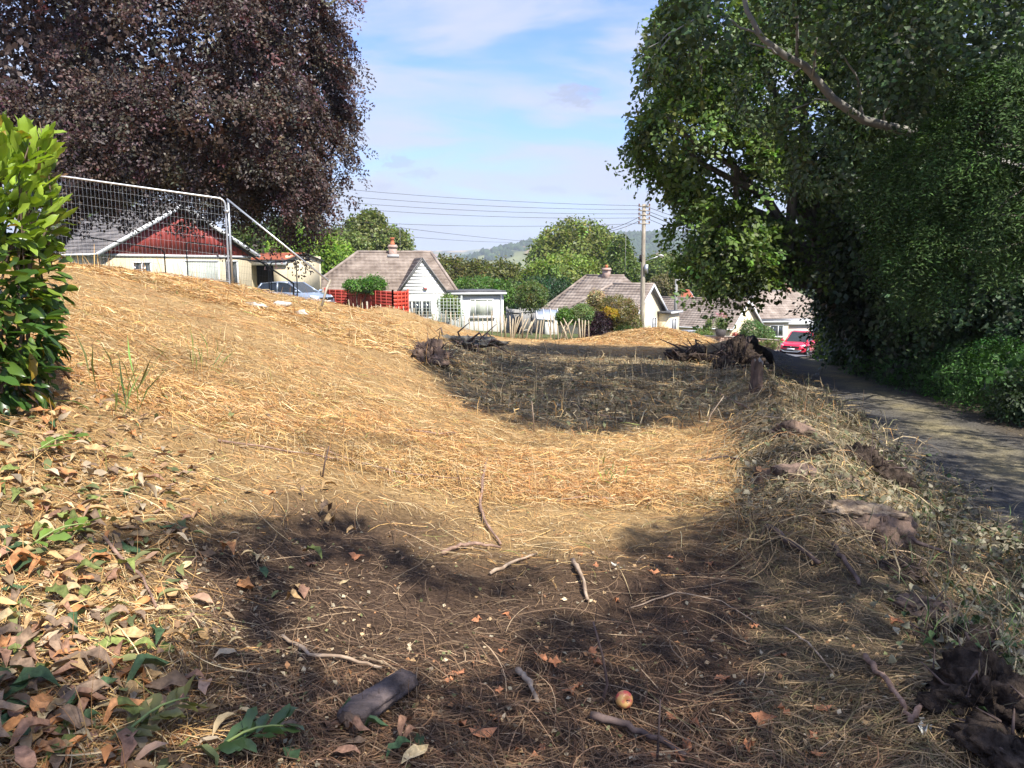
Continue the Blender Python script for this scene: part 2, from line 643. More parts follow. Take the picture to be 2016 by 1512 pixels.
M_track = mat('lane_tarmac', attr=True, rough=.95, spec=.12, jitter=.7, scale=30, detail=9, bump=1.0, bscale=60)
trk = sheet('lane', track_left, -4, 41, -.25, 2.55, 240, 26, M_track, .012, track_col)
tag(trk, 'old tarmac lane with straw strip along its middle', 'lane', kind='structure')
M_road = mat('road_tarmac', (.10, .102, .112), .85, var=(.14, .14, .15), scale=1.2, jitter=.3, bump=.3, bscale=150)
zero = lambda y: 0 * y
road = sheet('road', lambda y: 9.5 + .02 * y, 40.2, 55.4, 0, 75, 30, 60, M_road, .02)
tag(road, 'grey tarmac road beyond the plot', 'road', kind='structure')
M_pave = mat('pavement_slabs', (.36, .31, .27), .9, var=(.44, .38, .33), scale=2, jitter=.2, bump=.2)
pv = MB()
for k in range(30):
    x0 = 10.5 + k * 2.0
    pv.add([(x, y, H(x, y) + dz) for x in (x0, x0 + 1.995) for y, dz in ((55.4, -.2), (55.4, .12), (57.4, .14), (57.4, -.2))],
           [(0, 1, 5, 4), (1, 2, 6, 5), (2, 3, 7, 6)])
tag(pv.obj('pavement', M_pave), 'pale pavement along the road', 'pavement', kind='structure')
dv = MB()
for x0, x1, y0, y1 in ((12.5, 19.0, 57.45, 70), (24, 34, 57.45, 76)):
    xs = np.linspace(x0, x1, 8)
    dv.add([(x, y, H(x, y) + .05) for x in xs for y in (y0, y1)], [(2 * i, 2 * i + 1, 2 * i + 3, 2 * i + 2) for i in range(7)])
tag(dv.obj('driveway', mat('drive_paving', (.42, .33, .27), .9, var=(.5, .42, .36), scale=3, jitter=.2)), 'pale driveways in front of the bungalows', 'driveway', kind='structure')


# ------------------------------------------------------------------ far hills
def hill_h(x, y):
    """height of far land"""
    base = -36 + 0 * x
    a = 128 * np.exp(-(((x - 560) / 620) ** 2 + ((y - 2150) / 520) ** 2))
    a2 = 40 * np.exp(-(((x - 60) / 300) ** 2 + ((y - 2000) / 320) ** 2))
    b = 158 * np.exp(-(((y - 4600) / 900) ** 2)) * (1 + .1 * np.sin(x * .0021 + .5) + .05 * np.sin(x * .006)) * sstep(-5600, -1000, x + 2500)
    c = 30 * np.exp(-(((x - 1500) / 700) ** 2 + ((y - 1500) / 400) ** 2))
    return base + a + a2 + b + c + 6 * wob(x, y, .006, 2)


def hill_wood(x, y):
    """1 where the hills are wooded"""
    right = sstep(120, 230, x + 60 * wob(x, y, .006, 5)) * sstep(1650, 1800, y + 70 * wob(x, y, .008, 2))
    ridge = sstep(25, 60, hill_h(x, y)) * sstep(3000, 2600, y) * sstep(-100, 150, x)
    hed = (np.abs(wob(x, y, .011, 3)) < .085) | (np.abs(wob(x + 90, y * 1.3, .009, 8)) < .07)
    copse = wob(x, y, .007, 11) > .55
    w = np.maximum(np.maximum(right, ridge), (hed | copse) * 1.0)
    fld = (((x - 95) / 70) ** 2 + ((y - 1750) / 160) ** 2 < 1) | (((x - 345) / 42) ** 2 + ((y - 1690) / 60) ** 2 < 1) | (((x - 470) / 26) ** 2 + ((y - 1740) / 50) ** 2 < 1)
    return np.where(fld, 0, w)


hy, hx = np.meshgrid(np.geomspace(520, 6500, 130), np.linspace(-1, 1, 170), indexing='ij')
hx = hx * (350 + .62 * hy)
hz = hill_h(hx, hy) - 12 * sstep(900, 520, hy)
V = np.stack([hx, hy, hz], -1).reshape(-1, 3)
n0, n1 = hx.shape
ii = np.arange(n0 - 1)[:, None] * n1 + np.arange(n1 - 1)[None, :]
Fq = np.stack([ii, ii + 1, ii + 1 + n1, ii + n1], -1).reshape(-1, 4)
cell = np.floor(hx / 150 + .8 * np.sin(hy / 310)) * 7.13 + np.floor(hy / 230 + .7 * np.sin(hx / 260)) * 3.77
pick = np.abs(np.sin(cell * 12.9898) * 43758.5453) % 1
cols = np.array([[.34, .25, .12], [.42, .30, .15], [.16, .19, .06], [.38, .22, .12], [.20, .21, .08], [.46, .36, .20]])
hc = cols[(pick * 5.99).astype(int)]
hc = lerp(hc, np.array([.045, .06, .025]), hill_wood(hx, hy)[..., None])
hills = link('hills', new_mesh('hills', V, [Fq], mat('hill_fields', attr=True, rough=1, spec=.1, jitter=.25, scale=.02), True, hc.reshape(-1, 3)))
tag(hills, 'far hills with woods and golden fields', 'hills', kind='structure')
# lumpy far woods
ico = np.array([[0, 0, 1], [.894, 0, .447], [.276, .851, .447], [-.724, .526, .447], [-.724, -.526, .447], [.276, -.851, .447],
                [.724, .526, -.447], [-.276, .851, -.447], [-.894, 0, -.447], [-.276, -.851, -.447], [.724, -.526, -.447], [0, 0, -1]])
icf = np.array([(0, 1, 2), (0, 2, 3), (0, 3, 4), (0, 4, 5), (0, 5, 1), (1, 6, 2), (2, 7, 3), (3, 8, 4), (4, 9, 5), (5, 10, 1),
                (6, 7, 2), (7, 8, 3), (8, 9, 4), (9, 10, 5), (10, 6, 1)])


def lumps(cx, cy, cz, r, colr, name, m):
    n = len(cx)
    s = np.stack([r, r, r * rng.uniform(.9, 1.5, n)], -1)
    V = ico[None] * s[:, None, :] * rng.uniform(.8, 1.2, (n, 12, 1)) + np.stack([cx, cy, cz], -1)[:, None, :]
    Fa = (icf[None] + (np.arange(n) * 12)[:, None, None]).reshape(-1, 3)
    c = np.repeat(colr * (1 + .25 * rng.normal(size=(n, 1))).clip(.5, 1.6), 12, axis=0)
    return link(name, new_mesh(name, V.reshape(-1, 3), [Fa], m, True, c))


M_far = mat('far_foliage', attr=True, rough=1, spec=.1, jitter=.4, scale=.25)
cy = rng.uniform(650, 3000, 60000)
cx = rng.uniform(-1, 1, 60000) * (100 + .42 * cy)
ok = (hill_wood(cx, cy) > .5) & (rng.uniform(0, 1, 60000) < np.clip(1500 / cy, .3, 1))
cx, cy = cx[ok][:9500], cy[ok][:9500]
fw = lumps(cx, cy, hill_h(cx, cy) + 3, rng.uniform(5, 10, len(cx)), np.array([[.042, .065, .026]]), 'hillside_wood', M_far)
tag(fw, 'distant woodland covering the blue hillside', 'woodland', kind='stuff')
n_ = 1500
cy = rng.uniform(125, 640, n_)
cx = rng.uniform(-.45, .75, n_) * cy
cr = rng.uniform(3.2, 6.2, n_)
cz_ = H(cx, cy) + cr * .55
per = 46
dd = unit(rnd(n_ * per))
ctr = np.repeat(np.stack([cx, cy, cz_], -1), per, 0)
rr = np.repeat(cr, per)[:, None]
VV, FF = leaf_quads(ctr + dd * rr * rng.uniform(.75, 1.05, (n_ * per, 1)) * (1, 1, 1.15), rnd(n_ * per), dd + .5 * rnd(n_ * per), 1.5 * rng.uniform(.7, 1.4, n_ * per), 1.2 * np.ones(n_ * per))
cc = np.repeat(np.array([[.062, .09, .028]]) * (1 + .2 * rng.normal(size=(n_, 1))).clip(.5, 1.6) * (1 + .1 * rng.normal(size=(n_, 3))), per * 4, 0)
vw = link('valley_wood', new_mesh('valley_wood', VV, [FF], M_far, False, cc.clip(.01, .5)))
tag(vw, 'belt of trees along the valley behind the bungalows', 'woodland', kind='stuff')

# ------------------------------------------------------------------ haze
hz_b = MB().box(-6900, 6900, -60, 6900, -75, 168)
hm = bpy.data.materials.new('haze_air')
hm.use_nodes = True
hm.node_tree.nodes.clear()
pvn = hm.node_tree.nodes.new('ShaderNodeVolumePrincipled')
pvn.inputs['Color'].default_value = (.80, .88, 1.0, 1)
pvn.inputs['Density'].default_value = .00021
pvn.inputs['Anisotropy'].default_value = .0
on = hm.node_tree.nodes.new('ShaderNodeOutputMaterial')
hm.node_tree.links.new(pvn.outputs[0], on.inputs['Volume'])
tag(hz_b.obj('haze', hm), 'pale summer haze over the valley', 'haze', kind='stuff')

# ------------------------------------------------------------------ houses
def tilemat(name, a, b):
    if name in MATS:
        return MATS[name]
    m = mat(name, a, .9, var=b, scale=1.1, jitter=.22, spec=.2, detail=8)
    t = m.node_tree
    N, L = t.nodes, t.links
    uvn = N.new('ShaderNodeUVMap')
    uvn.uv_map = 'UVMap'
    w = N.new('ShaderNodeTexWave')
    w.inputs['Scale'].default_value = .95
    w.inputs['Distortion'].default_value = .25
    w.bands_direction = 'X'
    L.new(uvn.outputs[0], w.inputs['Vector'])
    bp = N.new('ShaderNodeBump')
    bp.inputs['Strength'].default_value = .45
    bp.inputs['Distance'].default_value = .05
    L.new(w.outputs['Fac'], bp.inputs['Height'])
    L.new(bp.outputs[0], N['Principled BSDF'].inputs['Normal'])
    # lichen
    n = N.new('ShaderNodeTexNoise')
    n.inputs['Scale'].default_value = 7
    n.inputs['Detail'].default_value = 3
    tcn = N.new('ShaderNodeTexCoord')
    L.new(tcn.outputs['Object'], n.inputs['Vector'])
    r = N.new('ShaderNodeMapRange')
    r.inputs[1].default_value, r.inputs[2].default_value = .66, .72
    L.new(n.outputs[0], r.inputs[0])
    x = N.new('ShaderNodeMix')
    x.data_type = 'RGBA'
    L.new(r.outputs[0], x.inputs['Factor'])
    b0 = N['Principled BSDF'].inputs['Base Color']
    L.new(b0.links[0].from_socket, x.inputs['A'])
    x.inputs['B'].default_value = (.40, .35, .28, 1)
    L.new(x.outputs['Result'], b0)
    return m


M_tile = tilemat('concrete_roof_tiles', (.20, .155, .125), (.29, .235, .195))
M_tile2 = tilemat('grey_roof_tiles', (.155, .14, .135), (.23, .205, .19))
M_tile3 = tilemat('pinkish_roof_tiles', (.255, .20, .165), (.34, .28, .235))
M_tilered = tilemat('red_clay_tiles', (.38, .12, .07), (.30, .10, .06))
M_white = mat('white_render', (.80, .79, .76), .8, var=(.74, .73, .69), scale=1.5, bump=.15, bscale=90)
M_cream = mat('cream_render', (.72, .62, .42), .85, var=(.68, .57, .38), scale=1.5, bump=.2, bscale=90)
M_pinkw = mat('pale_pink_render', (.56, .46, .41), .85, var=(.52, .43, .38), scale=1.5, bump=.2, bscale=90)
M_plastic = mat('white_plastic', (.8, .8, .8), .35, jitter=.05, scale=4)
M_board = mat('white_boards', (.82, .81, .79), .5, jitter=.06, scale=3)
M_redboard = mat('red_stained_boards', (.34, .055, .042), .6, var=(.27, .042, .035), scale=3, stretch=(1, 1, .15), jitter=.15)
M_glass = mat('window_glass', (.03, .035, .035), .06, jitter=.3, scale=.8, spec=.8)
M_curtain = mat('pale_curtain', (.42, .45, .38), .9, var=(.5, .52, .45), scale=9, stretch=(1, 1, .05), coat=.6)
M_felt = mat('dark_roof_felt', (.075, .075, .08), .9, var=(.11, .11, .115), scale=2, jitter=.2)
M_dark = mat('dark_interior', (.015, .013, .012), .9, jitter=.3)
M_teal = mat('teal_door_paint', (.10, .36, .38), .5, jitter=.1)
M_brick = mat('chimney_brick', (.36, .19, .13), .9, var=(.5, .36, .28), scale=9, jitter=.3, bump=.5, bscale=40)
M_pot = mat('terracotta', (.52, .16, .07), .8, jitter=.15, scale=9)
M_lead = mat('pale_flashing', (.45, .44, .43), .7, jitter=.2)
M_wood = mat('weathered_timber', (.33, .28, .21), .9, var=(.42, .37, .29), scale=8, stretch=(1, 1, .2), jitter=.3, bump=.3)
M_greywood = mat('grey_timber', (.34, .33, .31), .9, var=(.26, .25, .23), scale=6, stretch=(1, 1, .2), jitter=.2)
M_metal = mat('galvanised_steel', (.55, .57, .58), .42, metal=.75, jitter=.15, scale=14)
M_shadesteel = mat('shaded_steel', (.10, .10, .105), .6, metal=.3, jitter=.2, scale=14)  # galvanised steel darkened: the beech's shade is painted into the colour


def roof_plane(roof, p, n, m, thick=.035, proud=.012):
    """p: eave-left, eave-right, ridge-right, ridge-left (local). One object for each course of tiles."""
    p = np.asarray(p, float)
    nor = np.cross(p[1] - p[0], p[3] - p[0])
    if np.linalg.norm(nor) < 1e-6:
        nor = np.cross(p[1] - p[0], p[2] - p[0])
    nor /= np.linalg.norm(nor)
    ex = (p[1] - p[0]) / (np.linalg.norm(p[1] - p[0]) + 1e-9)
    for i in range(n):
        a, b = i / n, min(1, (i + 1.12) / n)
        l0, r0 = p[0] + (p[3] - p[0]) * a, p[1] + (p[2] - p[1]) * a
        l1, r1 = p[0] + (p[3] - p[0]) * b, p[1] + (p[2] - p[1]) * b
        nu = max(1, int(np.linalg.norm(r0 - l0) / .9))
        tt = np.linspace(0, 1, nu + 1)[:, None]
        jit = rng.normal(size=(nu + 1, 1)) * .006
        lo, hi = l0 + (r0 - l0) * tt, l1 + (r1 - l1) * tt
        rows = [lo + nor * (.0), lo + nor * (thick + proud + jit), hi + nor * (.012)]
        VV = np.concatenate(rows)
        k = nu + 1
        fs = [(j, j + 1, k + j + 1, k + j) for j in range(nu)] + [(k + j, k + j + 1, 2 * k + j + 1, 2 * k + j) for j in range(nu)]
        fs += [(0, k, 2 * k), (nu, 2 * k + nu, k + nu)]
        uv = np.stack([(VV - p[0]) @ ex, VV[:, 2]], -1)
        link('tile_course', new_mesh('tile_course', VV, [np.asarray([f]) for f in fs], m, False, None, uv), roof)


def roof_under(parent, polys, m, t=.05):
    mb = MB()
    for q in polys:
        q = np.asarray(q, float)
        nn = np.cross(q[1] - q[0], q[2] - q[0])
        nn /= np.linalg.norm(nn)
        mb.prism(q, -nn * t, -nn * .004)
    return mb.obj('roof', m, parent)


def ridge_caps(roof, pts, m, r=.11):
    for a, b in pts:
        a, b = np.asarray(a, float), np.asarray(b, float)
        mb = MB()
        mb.tube([a + (0, 0, .03), a + (b - a) * .5 + (0, 0, .03), b + (0, 0, .03)], r, 8, .04)
        mb.obj('ridge_cap', m, roof)


def window(parent, x0, x1, y, z0, z1, mull=(), glass=None, sill=True, frame=None, axis='x', depth=.05):
    """window in a wall whose outer face is at y (axis x) or, for axis y, in a wall facing +x / -x at x=y"""
    fr = frame or M_plastic
    w = .07

    def bx(mb, a0, a1, b0, b1, c0, c1):
        if axis == 'x':
            mb.box(a0, a1, y + b0, y + b1, c0, c1)
        else:
            s = 1 if axis == 'y+' else -1
            lo, hi = sorted((y - s * b0, y - s * b1))
            mb.box(lo, hi, a0, a1, c0, c1)
        return mb
    f = MB()
    bx(f, x0, x1, -depth, .03, z1 - w, z1)
    bx(f, x0, x1, -depth, .03, z0, z0 + w)
    for m_ in [x0, x1 - w] + [x0 + (x1 - x0) * q - w / 2 for q in mull]:
        bx(f, m_, m_ + w, -depth + .003, .028, z0 + .001, z1 - .001)
    o = f.obj('window', fr, parent)
    edges = [x0] + [x0 + (x1 - x0) * q for q in mull] + [x1]
    for a, b in zip(edges[:-1], edges[1:]):
        bx(MB(), a + .02, b - .02, -.018, .02, z0 + .02, z1 - .02).obj('pane', glass or M_glass, o)
    if sill:
        bx(MB(), x0 - .08, x1 + .08, -.14, -.002, z0 - .10, z0 - .01).obj('sill', M_lead, o)
    return o


def walls(parent, poly, t, m, name='wall'):
    """closed footprint polygon, height t"""
    mb = MB()
    mb.prism([(x, y, -1.6) for x, y in poly], (0, 0, 0), (0, 0, t + 1.6))
    return mb.obj(name, m, parent)


def gutter(parent, a, b):
    return MB().tube([a, (np.asarray(a) + b) / 2, b], .055, 6).obj('gutter', M_plastic, parent)


def chimney(roof, x, y, z0, z1, w=.5, pots=1, m=None):
    c = MB()
    c.box(x - w / 2, x + w / 2, y - w / 2, y + w / 2, z0, z1)
    c.box(x - w / 2 - .06, x + w / 2 + .06, y - w / 2 - .06, y + w / 2 + .06, z1 - .22, z1 - .08)
    o = c.obj('chimney', m or M_brick, roof)
    return o


def pot(parent, x, y, z, h=.4, r=.13):
    mb = MB()
    mb.tube([(x, y, z), (x, y, z + h * .2), (x, y, z + h * .25), (x, y, z + h * .8), (x, y, z + h * .82), (x, y, z + h)],
            [r * 1.15, r * 1.15, r * .9, r * .85, r * 1.1, r * 1.1], 10)
    return mb.obj('chimney_pot', M_pot, parent)


# ---- white bungalow in the middle
B = P(887, 648, 52.0)
h2 = thing('bungalow', 'white bungalow with boarded front gable, brown tiled roof and flat-roofed extension', 'house', B, math.radians(14))
walls(h2, [(-9.2, 1.5), (.3, 1.5), (.3, 9), (-9.2, 9)], 2.45, M_white)
ridgeL, ridgeR = (-5.75, 5.2, 5.2), (-.5, 5.2, 5.2)
e = 2.4
planes2 = [[(-9.7, 1.1, e), (.75, 1.1, e), ridgeR, ridgeL], [(.75, 1.1, e), (.75, 9.4, e), ridgeR, ridgeR],
           [(-9.7, 9.4, e), (-9.7, 1.1, e), ridgeL, ridgeL]]
r2 = roof_under(h2, [[q for j, q in enumerate(p) if j < 3 or p[3] != p[2]] for p in planes2], M_felt)
roof_plane(r2, planes2[0], 13, M_tile)
roof_plane(r2, planes2[1], 13, M_tile)
roof_plane(r2, planes2[2], 13, M_tile)
ridge_caps(r2, [(ridgeL, ridgeR), ((-9.7, 1.1, e), ridgeL), ((.75, 1.1, e), ridgeR)], M_tile3)
# gable wing
gx0, gx1, gyf, ga, gz0 = -3.55, -.05, .35, -1.8, 2.35
gw = MB()
gw.prism([(gx0 + .1, 0, -1.6), (gx1 - .1, 0, -1.6), (gx1 - .1, 0, gz0), (ga, 0, 4.6), (gx0 + .1, 0, gz0)], (0, gyf, 0), (0, 3.5, 0))
gw.obj('gable_wall', M_white, h2)
wing = [[(gx0, 4.4, gz0), (gx0, gyf - .15, gz0), (ga, gyf - .15, 4.78), (ga, 4.4, 4.78)], [(gx1, gyf - .15, gz0), (gx1, 4.4, gz0), (ga, 4.4, 4.78), (ga, gyf - .15, 4.78)]]
r2b = roof_under(h2, wing, M_felt)
for w_ in wing:
    roof_plane(r2b, w_, 11, M_tile, .016, .004)
for k in range(10):
    z0 = gz0 + .02 + k * .225
    f0, f1 = max(0, (z0 - gz0) / (4.62 - gz0)), min(1, (z0 + .225 - gz0) / (4.62 - gz0))
    xl0, xr0 = gx0 + .1 + (ga - gx0 - .1) * f0, gx1 - .1 + (ga - gx1 + .1) * f0
    xl1, xr1 = gx0 + .1 + (ga - gx0 - .1) * f1, gx1 - .1 + (ga - gx1 + .1) * f1
    mb = MB().add([(xl0, gyf - .022, z0), (xr0, gyf - .022, z0), (xr1, gyf - .012, z0 + .23), (xl1, gyf - .012, z0 + .23),
                   (xl0, gyf + .01, z0), (xr0, gyf + .01, z0), (xr1, gyf + .01, z0 + .23), (xl1, gyf + .01, z0 + .23)],
                  [(0, 1, 2, 3), (0, 4, 5, 1), (1, 5, 6, 2), (0, 3, 7, 4), (3, 2, 6, 7)])
    mb.obj('weatherboard', M_board, h2)
for a, b in (((gx0, gz0), (ga, 4.72)), ((gx1, gz0), (ga, 4.72))):
    MB().bar((a[0], gyf - .10, a[1] - .02), (b[0], gyf - .10, b[1] - .0), .05, .14).obj('barge_board', M_greywood, h2)
window(h2, -3.2, -1.2, gyf, .75, 1.95, (.33, .66), M_glass)
al = MB().prism([(-1.62, 0, 3.0), (-1.78, 0, 2.86), (-1.72, 0, 2.66), (-1.52, 0, 2.66), (-1.46, 0, 2.86)], (0, gyf - .14, 0), (0, gyf - .05, 0)).obj('alarm_box', M_plastic, h2)
MB().box(-1.72, -1.53, gyf - .16, gyf - .142, 2.67, 2.76).obj('red_strip', mat('red_plastic', (.5, .05, .04), .4, jitter=.1), al)
# extension
walls(h2, [(-.12, -1.0), (3.45, -1.0), (3.45, 3.4), (-.12, 3.4)], 2.42, M_white, 'extension')
fr_ = MB().box(-.22, 3.6, -1.14, 3.6, 2.42, 2.60).obj('flat_roof', M_felt, h2)
MB().box(-.24, 3.62, -1.185, -1.142, 2.36, 2.48).obj('fascia', M_plastic, fr_)
gutter(h2, (-.22, -1.24, 2.40), (3.6, -1.24, 2.40))
MB().tube([(3.25, -1.2, 2.35), (3.25, -1.08, 2.2), (3.25, -1.08, 1.0), (3.25, -1.08, -.4)], .045, 6).obj('downpipe', M_plastic, h2)
window(h2, 1.15, 2.75, -1.0, .85, 2.05, (.22, .74), M_curtain)
MB().box(-.1, 3.47, -1.025, -1.002, -1.6, -.35).obj('plinth', M_felt, h2)
ch = chimney(r2, -3.3, 5.1, 4.4, 5.75, .55, 1, mat('pale_chimney_brick', (.5, .40, .34), .9, var=(.34, .2, .15), scale=7, jitter=.3, bump=.4))
MB().box(-3.7, -2.9, 4.55, 4.8, 4.85, 5.05).obj('flashing', M_lead, ch)
pot(ch, -3.3, 5.1, 5.75, .5, .15)
MB().tube([(-2.75, 5.1, 5.0), (-2.75, 5.1, 6.5), (-2.75, 5.1, 7.3)], .014, 5).obj('aerial', M_greywood, r2)


# ---- generic bungalow with hipped back and front gable at its right end
def gable_house(name, label, loc, rz, L, Wd, eave, ridge, wallm, tilem, n=12, hip=True, zwall=None):
    """long side along local x, facing -y; gable end at x=0 facing +x; hip (or gable) at x=-L"""
    h = thing(name, label, 'house', loc, rz)
    o = .35
    slope = (ridge - eave) / (Wd / 2)
    ze = eave - o * slope
    mb = MB()
    mb.prism([(0, 0, -1.8), (0, Wd, -1.8), (0, Wd, eave), (0, Wd / 2, ridge - .08), (0, 0, eave)], (-L, 0, 0), (0, 0, 0))
    if hip:
        mb = MB()
        mb.prism([(0, 0, -1.8), (0, Wd, -1.8), (0, Wd, eave), (0, Wd / 2, ridge - .08), (0, 0, eave)], (-L * .5, 0, 0), (0, 0, 0))
        mb.box(-L, -L * .5 - .002, 0, Wd, -1.8, eave - .02)
    mb.obj('wall', wallm, h)
    rl = -L + (Wd / 2 if hip else -o)
    le = -L - o
    pl = [[(le, -o, ze), (o, -o, ze), (o, Wd / 2, ridge), (rl, Wd / 2, ridge)],
          [(o, Wd + o, ze), (le, Wd + o, ze), (rl, Wd / 2, ridge), (o, Wd / 2, ridge)]]
    if hip:
        pl.append([(le, Wd + o, ze), (le, -o, ze), (rl, Wd / 2, ridge), (rl, Wd / 2, ridge)])
    r = roof_under(h, [[q for j, q in enumerate(p) if j < 3 or p[3] != p[2]] for p in pl], M_felt)
    for p in pl:
        roof_plane(r, p, n, tilem)
    caps = [((rl, Wd / 2, ridge), (o, Wd / 2, ridge))]
    if hip:
        caps += [((le, -o, ze), (rl, Wd / 2, ridge))]
    ridge_caps(r, caps, tilem)
    for s0 in (-o, Wd + o):
        MB().bar((o + .02, s0, ze - .03), (o + .02, Wd / 2, ridge - .03), .04, .2).obj('barge_board', M_plastic, h)
    gutter(h, (le, -o - .05, ze - .02), (o, -o - .05, ze - .02))
    return h, r


# ---- cream bungalow behind the pole
B = P(1247, 682, 60.0)
h3, r3 = gable_house('bungalow', 'cream bungalow with stepped tiled roof and teal door behind the wooden pole', B, math.radians(-32), 6.4, 6.2, 2.55, 4.75, M_cream, M_tile3, 12)
# higher main block behind
L0 = [(-8.9, .2, 2.3), (-1.6, .2, 2.3), (-3.3, 5.4, 5.4), (-6.9, 5.4, 5.4)]
L1 = [(-1.6, .2, 2.3), (-1.6, 10.6, 2.3), (-3.3, 5.4, 5.4), (-3.3, 5.4, 5.4)]
L2 = [(-8.9, 10.6, 2.3), (-8.9, .2, 2.3), (-6.9, 5.4, 5.4), (-6.9, 5.4, 5.4)]
r3b = roof_under(h3, [L0, L1[:3], L2[:3]], M_felt)
for p in (L0, L1, L2):
    roof_plane(r3b, p, 13, M_tile3)
ridge_caps(r3b, [(L0[2], L0[3]), (L0[0], L0[3])], M_tile)
MB().box(-8.5, -2.0, .6, 10.2, -1.8, 2.35).obj('wall', M_cream, h3)
ch = chimney(r3b, -4.9, 5.3, 4.9, 6.1, .55, 1, mat('pale_chimney_brick'))
MB().tube([(-4.9, 5.3, 6.1), (-4.9, 5.3, 6.35)], [.12, .14], 8).obj('chimney_pot', M_pot, ch)
MB().tube([(-3.3, 5.6, 5.2), (-3.3, 5.6, 9.6)], .016, 5).obj('aerial', M_greywood, r3b)
# gable end openings (face x=0)
dr = MB().box(-.001, .05, 1.0, 1.95, -.1, 2.0).obj('door', M_teal, h3)
MB().box(.002, .07, .90, 1.0, -.1, 2.1).obj('frame', M_plastic, dr)
MB().box(.002, .07, 1.95, 2.05, -.1, 2.1).obj('frame', M_plastic, dr)
MB().tube([(.09, 1.82, .95), (.11, 1.82, 1.0), (.09, 1.82, 1.05)], .02, 6).obj('handle', M_metal, dr)
window(h3, 3.6, 4.7, 0, .1, 2.05, (.5,), M_glass, axis='y+')
ex3 = MB().box(.05, 1.0, 5.0, 7.4, -1.8, 2.35).obj('extension', M_cream, h3)
MB().box(-.1, 1.2, 4.8, 7.6, 2.35, 2.52).obj('flat_roof', M_felt, h3)
MB().box(1.21, 1.25, 4.8, 7.6, 2.34, 2.50).obj('fascia', M_plastic, h3)
window(h3, 5.5, 6.7, 1.0, .7, 1.9, (.5,), M_glass, axis='y+')

# ---- cream bungalow with its blank side wall in shade
B = P(1437, 690, 73.0)
h4, r4 = gable_house('bungalow', 'cream gabled bungalow with long grey tiled roof half hidden by the oak', B, math.radians(-41), 11.0, 6.4, 2.3, 4.7, M_cream, M_tile3, 13, hip=False)
window(h4, -9.2, -8.4, 0, .4, 1.2, (), M_glass)
window(h4, 2.6, 3.8, 0, .8, 1.9, (.5,), M_glass, axis='y+')
# ---- bungalow behind the red car
B = P(1486, 674, 84.0)
h5 = thing('bungalow', 'pale bungalow with grey hipped roof and garage behind the red car', 'house', B, math.radians(12))
MB().box(0, 11, 1.2, 9, -1.8, 2.55).obj('wall', M_cream, h5)
pl5 = [[(-.6, .8, 2.5), (11.6, .8, 2.5), (7.8, 5.1, 5.4), (2.6, 5.1, 5.4)], [(-.6, 9.4, 2.5), (-.6, .8, 2.5), (2.6, 5.1, 5.4), (2.6, 5.1, 5.4)]]
r5 = roof_under(h5, [pl5[0], pl5[1][:3]], M_felt)
for p in pl5:
    roof_plane(r5, p, 12, M_tile3)
ridge_caps(r5, [((2.6, 5.1, 5.4), (7.8, 5.1, 5.4)), ((-.6, .8, 2.5), (2.6, 5.1, 5.4))], M_tile2)
MB().box(.1, 3.1, -1.4, 1.15, -1.8, 2.3).obj('extension', M_cream, h5)
fr_ = MB().box(-.1, 3.3, -1.65, 1.4, 2.3, 2.48).obj('flat_roof', M_felt, h5)
MB().box(-.12, 3.32, -1.69, -1.655, 2.26, 2.42).obj('fascia', M_plastic, fr_)
window(h5, .9, 2.5, -1.4, .7, 1.95, (.62,), M_glass)
MB().box(3.3, 6.6, -.6, 1.15, -1.8, 2.0).obj('garage', M_pinkw, h5)
MB().prism([(3.2, -.9, 1.9), (6.8, -.9, 1.9), (6.8, 1.2, 2.5), (3.2, 1.2, 2.5)], (0, 0, 0), (0, 0, .12)).obj('garage_roof', M_lead, h5)
MB().box(6.2, 6.5, -.66, -.602, -.6, 1.9).obj('post', M_plastic, h5)
chimney(r5, 6.8, 5.1, 4.8, 6.3, .6)
# ---- red roofed house peeping out behind
B = P(1295, 640, 92.0)
h6, r6 = gable_house('house', 'house with bright red clay tile roof peeping between the bungalows', B + (4.6, 0, 0), math.radians(8), 7.0, 7, 2.2, 4.0, M_cream, M_tilered, 9)
ridge_caps(r6, [((-5.2, -.3, 2.1), (-4.4, 3.5, 4.0))], M_tile3)

# ---- house with red boarded gable
B = P(198, 492, 38.0) - (0, 0, 2.75)
h1, r1 = gable_house('house', 'house with red boarded gable, cream walls and grey tiled roof behind mesh fence', B, math.radians(-36), 8.0, 8.5, 2.75, 5.15, M_cream, M_tile2, 13, hip=False)
# boards of the gable (face x=0, local y across)
nb = 30
for k in range(nb):
    y0, y1 = 8.5 * k / nb, 8.5 * (k + 1) / nb
    zt = lambda y: 2.75 + (5.08 - 2.75) * (1 - abs(y - 4.25) / 4.25)
    if max(zt(y0), zt(y1)) - 2.6 < .06:
        continue
    q = .03 + .008 * (k % 2)
    MB().prism([(0, y0 + .008, 2.58), (0, y1 - .008, 2.58), (0, y1 - .008, zt(y1)), (0, y0 + .008, zt(y0))], (.003, 0, 0), (q, 0, 0)).obj('gable_board', M_redboard, h1)
MB().box(.002, .06, 0, 8.5, 2.45, 2.575).obj('white_trim', M_plastic, h1)
window(h1, 1.5, 2.5, 0, 1.0, 2.2, (.5,), M_glass, axis='y+')
window(h1, 4.2, 6.4, 0, .2, 2.3, (.06,), M_curtain, axis='y+')
window(h1, 6.8, 7.6, 0, .2, 2.3, (), M_glass, axis='y+')
